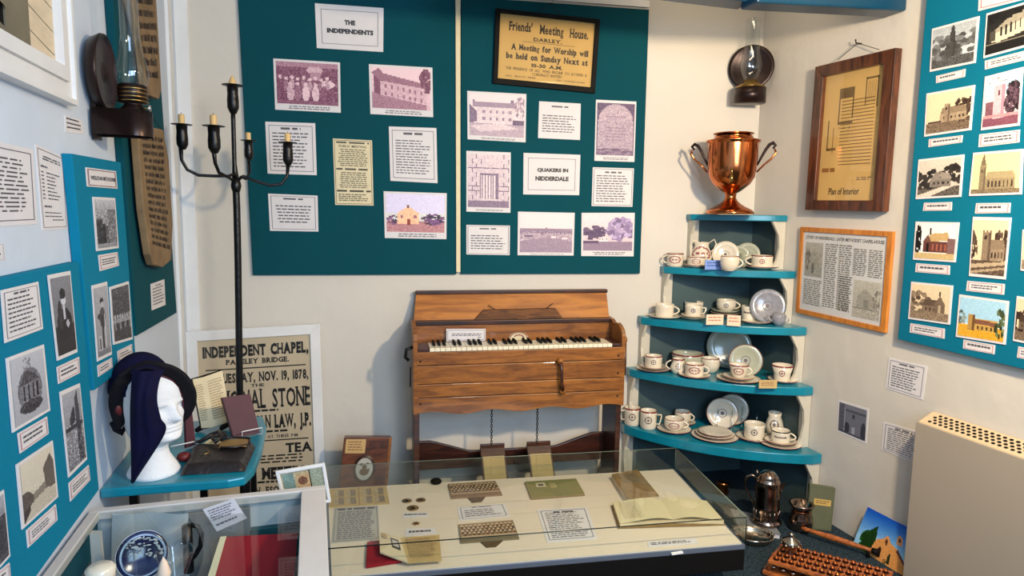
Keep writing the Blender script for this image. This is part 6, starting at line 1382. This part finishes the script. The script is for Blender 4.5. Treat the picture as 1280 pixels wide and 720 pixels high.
q = h2([(656, 602), (720, 598), (731, 617.5), (664, 622.5)], CZc+.009); ob_ = thing('olive_booklet', 'olive green booklet lying at the rear of the glass case', 'book', q[3])
MB().slab([p-q[3] for p in q], UP, .002).build('cover', 'olive', ob_); MB().slab([p-q[3]-UP*.0022 for p in q], UP, .006).build('page_block', 'sepiacard', ob_); p = Print(q, UP); oliv(p); p.build(ob_, q[3])
flat('white typed sheet in front centre of the glass case', [(671, 637), (734, 633.5), (747, 673.5), (684, 678.5)], draw=body(True, n=14, v0=.14, v1=.92))
flat('long white caption strip at the front right corner of the glass case', [(809, 677), (869, 672.5), (873, 679), (811, 684)], 'caption_slip', 'caption', draw=lambda p: p.dashes(.06, .3, .94, .8, 2, DK, .5))
q = h2([(765, 592.5), (797, 586.5), (824, 619.5), (785, 623.5)], CZc+.03); br_ = thing('worn_brown_book', 'worn brown paper-covered book at the rear right of the glass case', 'book', q[3])
MB().slab([p-q[3] for p in q], UP, .004).build('cover', 'brownpage', br_, bevel=.001); MB().slab([p-q[3]-UP*.0045 for p in q], UP, .022).build('page_block', 'agedpage', br_); p = Print(q, UP); p.dashes(.15, .1, .85, .45, 5, S(104, 84, 52), .5, wl=.1, centre=True); p.build(br_, q[3])
# large open book
lq = [(766, 628), (826, 625), (842, 650), (775, 655)]; rq = [(826, 625), (883, 626), (905, 651), (842, 650)]
L_ = [at(x, y, 'H', CZc+.02) for x, y in lq]; R__ = [at(x, y, 'H', CZc+.02) for x, y in rq]
ob = thing('large_open_book', 'large open book with blank cream pages at the right of the glass case', 'book', L_[2])
def page(Q, flip):
    def f(u, v):
        p = (Q[0]*(1-u)+Q[1]*u)*(1-v)+(Q[3]*(1-u)+Q[2]*u)*v-L_[2]; s_ = u if not flip else 1-u
        return p+UP*(.001+.012*math.sin(math.pi*min(1, s_**1.5)))
    return f
M['pagecream'] = mat('pale_cream_page', (226, 214, 176), .75, var=.05, vscale=9)
MB().grid(page(L_, False), 16, 3).build('left_page', 'pagecream', ob); MB().grid(page(R__, True), 16, 3).build('right_page', 'pagecream', ob)
MB().slab([p-L_[2]-UP*.001 for p in L_], UP, .012).build('page_block', 'agedpage', ob); MB().slab([p-L_[2]-UP*.001 for p in R__], UP, .012).build('page_block', 'agedpage', ob)
big = [L_[0]+(L_[0]-L_[1])*.03, R__[1]+(R__[1]-R__[0])*.03, R__[2]+(R__[2]-R__[3])*.03, L_[3]+(L_[3]-L_[2])*.03]
MB().slab([p-L_[2]-UP*.0135 for p in big], UP, .004).build('cover', 'brownpage', ob)
p = Print([q_+UP*.009 for q_ in L_], UP, .002); p.dashes(.12, .12, .8, .9, 14, S(200, 186, 150), .35, wl=.1); p.build(ob, L_[2])

# wooden book box behind the glass case, left
q = [at(430, 547, 'B', .22), at(489, 547, 'B', .22), at(480, 640, 'B', .26), at(421, 640, 'B', .26)]
wbx = thing('wooden_book_box', 'brown wooden box front with an oval portrait behind the left end of the glass case', 'box', q[3]); L_q = q[3]
nq = (q[3]-q[0]).cross(q[1]-q[0]).normalized(); nq = nq if nq.y < 0 else -nq
MB().slab([p-L_q for p in q], nq, .05).build('box_body', 'brownbook', wbx, bevel=.003)
Pq = lambda u, v: (q[0]*(1-u)+q[1]*u)*(1-v)+(q[3]*(1-u)+q[2]*u)*v
MB().slab([Pq(.96, 0)-L_q+nq*.004, Pq(1.02, 0)-L_q+nq*.004, Pq(1.02, 1)-L_q+nq*.004, Pq(.96, 1)-L_q+nq*.004], nq, .01).build('edge_strip', 'oak', wbx)
pp = Print(q, nq, .002); pp.rect(.05, .02, .47, .21, S(196, 160, 104)); pp.dashes(.1, .05, .42, .19, 4, S(120, 84, 50), .4, 2, wl=.06); pp.text('HOLY BIBLE', .55, .04, .93, .15, S(60, 28, 18), .02); pp.build(wbx, L_q)
oc = Pq(.49, .42)-L_q; ux_ = (q[1]-q[0]).normalized(); uy_ = (q[0]-q[3]).normalized(); wd = (q[1]-q[0]).length
def ovr(a_, b_, z1_): return [oc+ux_*(a_*math.cos(t))+uy_*(b_*math.sin(t))+nq*z1_ for t in [6.283*i/28 for i in range(28)]]
MB().add(ovr(wd*.235, wd*.30, .003)+ovr(wd*.2, wd*.26, .008)+ovr(wd*.18, wd*.24, .004), [(i, (i+1) % 28, 28+(i+1) % 28, 28+i) for i in range(28)]+[(28+i, 28+(i+1) % 28, 56+(i+1) % 28, 56+i) for i in range(28)]).build('oval_frame', 'walnut', wbx)
MB().add(ovr(wd*.18, wd*.24, .0042), [tuple(range(28))]).build('oval_portrait', 'greypaper', wbx)
mb = MB()
for (dx, dy, a_, b_) in ((0, .04, .05, .06), (.0, -.06, .10, .08), (-.07, .1, .03, .03), (.06, .12, .03, .02), (.09, -.02, .02, .04)):
    mb.add([oc+ux_*(wd*(dx+a_*math.cos(t)))+uy_*(wd*(dy+b_*math.sin(t)))+nq*.005 for t in [6.283*i/12 for i in range(12)]], [tuple(range(12))])
mb.build('portrait_figure', 'dark_tan', wbx)

# ================================================================ RIGHT FLOOR GROUP
# flagon
fz = .0; c = at(957, 657, 'H', .03); v_ = c-CAM; v_.z = 0; v_.normalize(); c = c+v_*.05; c.z = .0245; k = mpp(c); Hf = lambda y: (655-y)*k
fg = thing('flagon', 'tall tarnished silver lidded flagon with a scrolled handle on the carpet', 'jug', c)
pr = [(0, 0), (17, 0), (18.5, 2), (17.5, 4), (15, 6), (16, 8), (15.5, 10), (15.2, 18), (15.5, 20), (15, 22), (14.8, 34), (14.4, 46), (14.2, 52), (15, 53.5), (14, 55), (12, 58), (12.5, 59.5), (10, 63), (6, 66), (0, 67.5)]
MB().lathe([(a*k, b*k) for a, b in pr], 40).build('body', 'pewter', fg)
vd = CAM-c; vd.z = 0; vd.normalize(); sd = Vector((-vd.y, vd.x, 0)); sd = sd if (RM.transposed() @ sd).x > 0 else -sd
MB().tube([sd*(-x*k)+UP*(y*k) for x, y in ((12, 54), (19, 58), (25, 55), (27, 47), (24, 36), (18, 26), (14, 20))], [.004, .006, .006, .005, .005, .005, .004], 8).build('handle', 'pewter', fg)
MB().add([sd*(13*k)+UP*(53*k), sd*(21*k)+UP*(55*k), sd*(14*k)+UP*(38*k), sd*(12*k)+UP*(52*k)+vd*.02, sd*(12*k)+UP*(52*k)-vd*.02], [(3, 1, 2), (4, 2, 1), (3, 0, 1), (0, 4, 1)]).build('spout', 'pewter', fg)
MB().tube([sd*(-12*k)+UP*(57*k), sd*(-14*k)+UP*(65*k)], [.004, .006], 8).build('thumb_piece', 'pewter', fg)
mb = MB()
for i in range(16): a_ = 6.283*i/16; mb.tube([(15.3*k*math.cos(a_), 15.3*k*math.sin(a_), 9*k), (15.3*k*math.cos(a_), 15.3*k*math.sin(a_), 18*k)], .0022, 5)
o = mb.build('fluting', 'pewter', fg); o['kind'] = 'stuff'
q = [at(x, y, 'H', .022) for x, y in ((925, 652.5), (978, 664.5), (976, 668.5), (922, 656.5))]
dx_ = Vector((0, 0, 0)); q = [q[0]+Vector((.04, .13, 0)), q[1]+Vector((.04, .13, 0)), q[2], q[3]]
wbk = thing('white_book', 'white-edged flat book under the silver flagon', 'book', q[3]); MB().slab([p-q[3] for p in q], UP, .003).build('cover', 'grey', wbk); MB().slab([p-q[3]-UP*.0032 for p in [q[0], q[1], q[2]*.98+q[0]*.02, q[3]*.98+q[1]*.02]], UP, .018).build('page_block', 'paper', wbk)
# oval silver dish
c = at(944, 677, 'H', .004); c = Vector((c.x, c.y+.02, .0)); ds = thing('silver_dish', 'low oval silver dish on the carpet beside the glass case', 'dish', c, -.5); r_ = 26*mpp(c)
mb = MB().lathe([(0, .003), (r_*.8, .003), (r_*.9, .02), (r_, .032), (r_*1.02, .032), (r_*.93, .018), (r_*.82, 0), (0, 0)], 40); mb.v = [(x, y*.8, z) for x, y, z in mb.v]; mb.build('bowl', 'silver', ds)
mb = MB()
for i in range(26): a_ = 6.283*i/26; mb.tube([(r_*.9*math.cos(a_), r_*.72*math.sin(a_), .018), (r_*1.0*math.cos(a_), r_*.8*math.sin(a_), .034)], .002, 5)
o = mb.build('gadroon_rim', 'silver', ds); o['kind'] = 'stuff'
# copper pot
c = base_pt(999, 659, 16, .0)-Vector((.03, .04, 0)); k = mpp(c)*1.15; Hc = 30*k
pt = thing('copper_pot', 'small dark copper measuring pot with a flared rim in front of the green book', 'pot', c)
MB().lathe([(0, 0), (9*k, 0), (11*k, .003), (12.5*k, Hc*.25), (12*k, Hc*.5), (9*k, Hc*.72), (9.5*k, Hc*.8), (12.5*k, Hc*.93), (12.8*k, Hc), (11.5*k, Hc), (8.5*k, Hc*.78), (0, Hc*.7)], 32).build('body', 'pewter', pt)
MB().lathe([(10.2*k, Hc*.72), (10.6*k, Hc*.74), (10.2*k, Hc*.77)], 28).build('neck_band', 'copper', pt)
# handle
a, b = at(1002, 660, 'H', .035), at(1090, 688, 'H', .035)
wh = thing('turned_wood_handle', 'long turned reddish wooden handle with a black end lying in front of the green book', 'handle', a)
MB().tube([(b-a)*t for t in (0, .05, .2, .45, .7, .9, 1)], [.006, .009, .009, .013, .011, .008, .008], 12).build('grip', 'umber', wh)
MB().tube([(b-a)*1.0, (b-a)*1.05, (b-a)*1.07-UP*.01], [.012, .014, .010], 10).build('black_ferrule', 'black', wh)
MB().tube([(b-a)*.95, (b-a)*.95-UP*.033], [.006, .008], 8).build('rest_peg', 'black', wh)
# small silver stand on the rack
# green book
q, nr = lean([(1012, 605), (1044.5, 610), (1039, 664), (1008, 661)], .002, .16)
gb = book('green_book', 'thick green cloth book with a gold label standing by the right wall', q, nr, .022, 'green', 'green')
pp = Print(q, nr, .0012); pp.rect(.22, .30, .88, .44, S(196, 160, 84)); pp.dashes(.28, .33, .82, .42, 2, S(110, 84, 40), .5, 2); pp.frame(.03, .01, S(80, 86, 60)); pp.build(gb, q[3])
# colour postcard of a church leaning on the wall
c_ = Cv(60, 66, .8, .8, 90, .02); g = np.linspace(0, 1, 66)[:, None]
for i, (t_, b__) in enumerate(((.10, .62), (.36, .80), (.72, .92))): c_.a[:, :, i] = t_+(b__-t_)*np.clip(g*1.7, 0, 1)
c_.tree(.26, .62, .16, .20, (.16, .34, .12), 90); c_.poly([(.14, .6), (.24, .38), (.36, .25), (.40, .6), (.3, .9), (.14, .85)], (.13, .28, .10)); c_.speck(.1, .3, .4, .9, .04)
ST = (.86, .62, .38); c_.poly([(.36, .62), (.40, .50), (.52, .44), (.60, .33), (.68, .46), (.84, .52), (.98, .70), (.98, 1), (.34, 1)], ST)
c_.poly([(.78, .28), (.84, .22), (.90, .28), (.90, .42), (.78, .42)], (.80, .60, .44)); c_.rect(.82, .29, .86, .36, (.4, .3, .3)); c_.poly([(.84, .52), (.99, .72), (.99, .78), (.80, .56)], (.45, .28, .28))
c_.poly([(.56, .46), (.60, .40), (.63, .46), (.60, .56)], (.4, .28, .2)); c_.poly([(.46, .84), (.47, .66), (.50, .60), (.54, .66), (.53, .84)], (.25, .18, .14)); c_.poly([(.66, .88), (.68, .66), (.72, .66), (.72, .88)], (.2, .24, .14)); c_.tree(.64, .86, .04, .05, (.14, .24, .1), 20)
c_.poly([(0, .78), (.3, .9), (.75, 1), (0, 1)], (.78, .60, .44)); c_.tree(.12, .86, .12, .06, (.16, .28, .12), 40); c_.speck(.34, .35, 1, 1, .04)
n_ = Vector((-1, 0, .12)).normalized(); p0_ = Vector((XR-.03, 0, .197))
q = [hit(x, y, n_, n_.dot(p0_)) for x, y in ((1085, 633.5), (1137, 660), (1130, 724), (1062, 690))]
sheet('bright colour picture card of a stone church leaning against the right wall', q, ('c', n_), 0, 'picture_card', 'picture', draw=lambda p: p.pic(c_.out('rgb'), 0, 0, 1, 1), th=.0015)
# communion cup rack
tr = thing('communion_cup_rack', 'reddish wooden two-tier rack set with rows of small metal cups at the lower right', 'rack', at(1040, 725, 'H', 0))
def rk(px, z): return [at(x, y, 'H', z) for x, y in px]
TQ = rk([(976, 679), (1117, 714), (1106, 742), (960, 700)], .075); LQ = rk([(966, 690), (1117, 730), (1100, 765), (953, 713)], .022)
Lw(MB().slab(TQ, UP, .014), 'upper_board', 'umber', tr, .002); Lw(MB().slab(LQ, UP, .014), 'lower_board', 'umber', tr, .002)
tq = lambda Q, u, v, z=0: (Q[0]*(1-u)+Q[1]*u)*(1-v)+(Q[3]*(1-u)+Q[2]*u)*v+UP*z
for u, v in ((.03, .12), (.97, .12), (.03, .88), (.97, .88)): Lw(MB().tube([tq(LQ, u, v), tq(TQ, u, v)-UP*.014], .006, 8), 'post', 'umber', tr)
proto = None
tc0 = tr.location.copy(); slots = MB()
for j in range(4):
    for i in range(14):
        p = tq(TQ, .06+.068*i, .14+.24*j)-tc0
        if proto is None:
            proto = MB().lathe([(0, .001), (.0055, .001), (.0075, .004), (.0085, .012), (.0075, .012), (.006, .005), (0, .004)], 12).build('metal_cup', 'copper', tr); o = proto
        else: o = proto.copy(); COL.objects.link(o)
        o.location = p
        slots.lathe([(.0125, .0004), (.0, .0005)], 8, p)
slots.build('cup_slots', 'hole', tr)['kind'] = 'stuff'
big_ = None
for i in range(5):
    p = tq(LQ, .08+.088*i, .80)-tc0
    if big_ is None: big_ = MB().lathe([(0, .0), (.008, .0), (.009, .006), (.014, .012), (.015, .017), (.008, .020), (0, .021)], 16).build('silver_cup', 'silver', tr); o = big_
    else: o = big_.copy(); COL.objects.link(o)
    o.location = p
c = tq(TQ, .14, .45); k = mpp(c); so = thing('silver_cruet', 'small bright silver cruet standing on the rack of metal cups', 'cruet', c)
MB().lathe([(0, 0), (4*k, 0), (4.5*k, 2*k), (2.5*k, 5*k), (3*k, 8*k), (9*k, 11*k), (12*k, 15*k), (10*k, 19*k), (4*k, 22*k), (3*k, 25*k), (4*k, 27*k), (0, 29*k)], 28).build('body', 'silver', so)
mb = MB()
for i in range(9): a_ = 6.283*i/9; mb.lathe([(0, -.006), (.005, -.003), (.006, 0), (.005, .003), (0, .006)], 8, (11*k*math.cos(a_), 11*k*math.sin(a_), 15*k))
o = mb.build('lobes', 'silver', so); o['kind'] = 'stuff'
# small copper vessel in the dark under the corner shelves
c = base_pt(903, 613, 12, .0); c = at(903, 618, 'H', 0); k = mpp(c); cv = thing('small_copper_vessel', 'small copper vessel in the dark under the corner shelves', 'pot', c)
MB().lathe([(0, 0), (6*k, 0), (8*k, 4*k), (6*k, 9*k), (7*k, 14*k), (8.5*k, 16*k), (0, 17*k)], 20).build('body', 'copper', cv)

# ================================================================ groups of like things
def wall_of(o):
    p = o.matrix_world.translation if o.parent is None else o.location
    return 'left wall' if p.x < XL+.2 and p.y < 3.1 else 'right wall' if p.x > XR-.12 and p.y < 2.8 else 'back wall' if p.z > .9 else 'glass case'
bpy.context.view_layer.update()
for o in list(bpy.data.objects):
    if 'category' not in o.keys() or 'group' in o.keys(): continue
    c = o['category']
    if c in ('cup', 'saucer', 'mug', 'plate', 'jug', 'tankard', 'bowl', 'teapot') and 'shelf' in o['label']: o['group'] = 'crested china on the corner shelves'
    elif c == 'photo': o['group'] = 'photographs shown on the '+wall_of(o) if wall_of(o) != 'glass case' else 'photographs in the glass case'
    elif c == 'caption': o['group'] = 'caption slips on the '+wall_of(o) if wall_of(o) != 'glass case' else 'caption slips in the glass case'
    elif c == 'notice' and o.name.startswith('paper_notice'): o['group'] = 'text sheets on the '+wall_of(o) if wall_of(o) != 'glass case' else 'text sheets in the glass case'
    elif c == 'board': o['group'] = 'teal display boards on the walls'
    elif c == 'plaque': o['group'] = 'brown lettered planks on the left board'
    elif c == 'card' and o.name.startswith('caption_card'): o['group'] = 'small caption cards on the shelves'
    elif c == 'lamp': o['group'] = 'wall oil lamps'
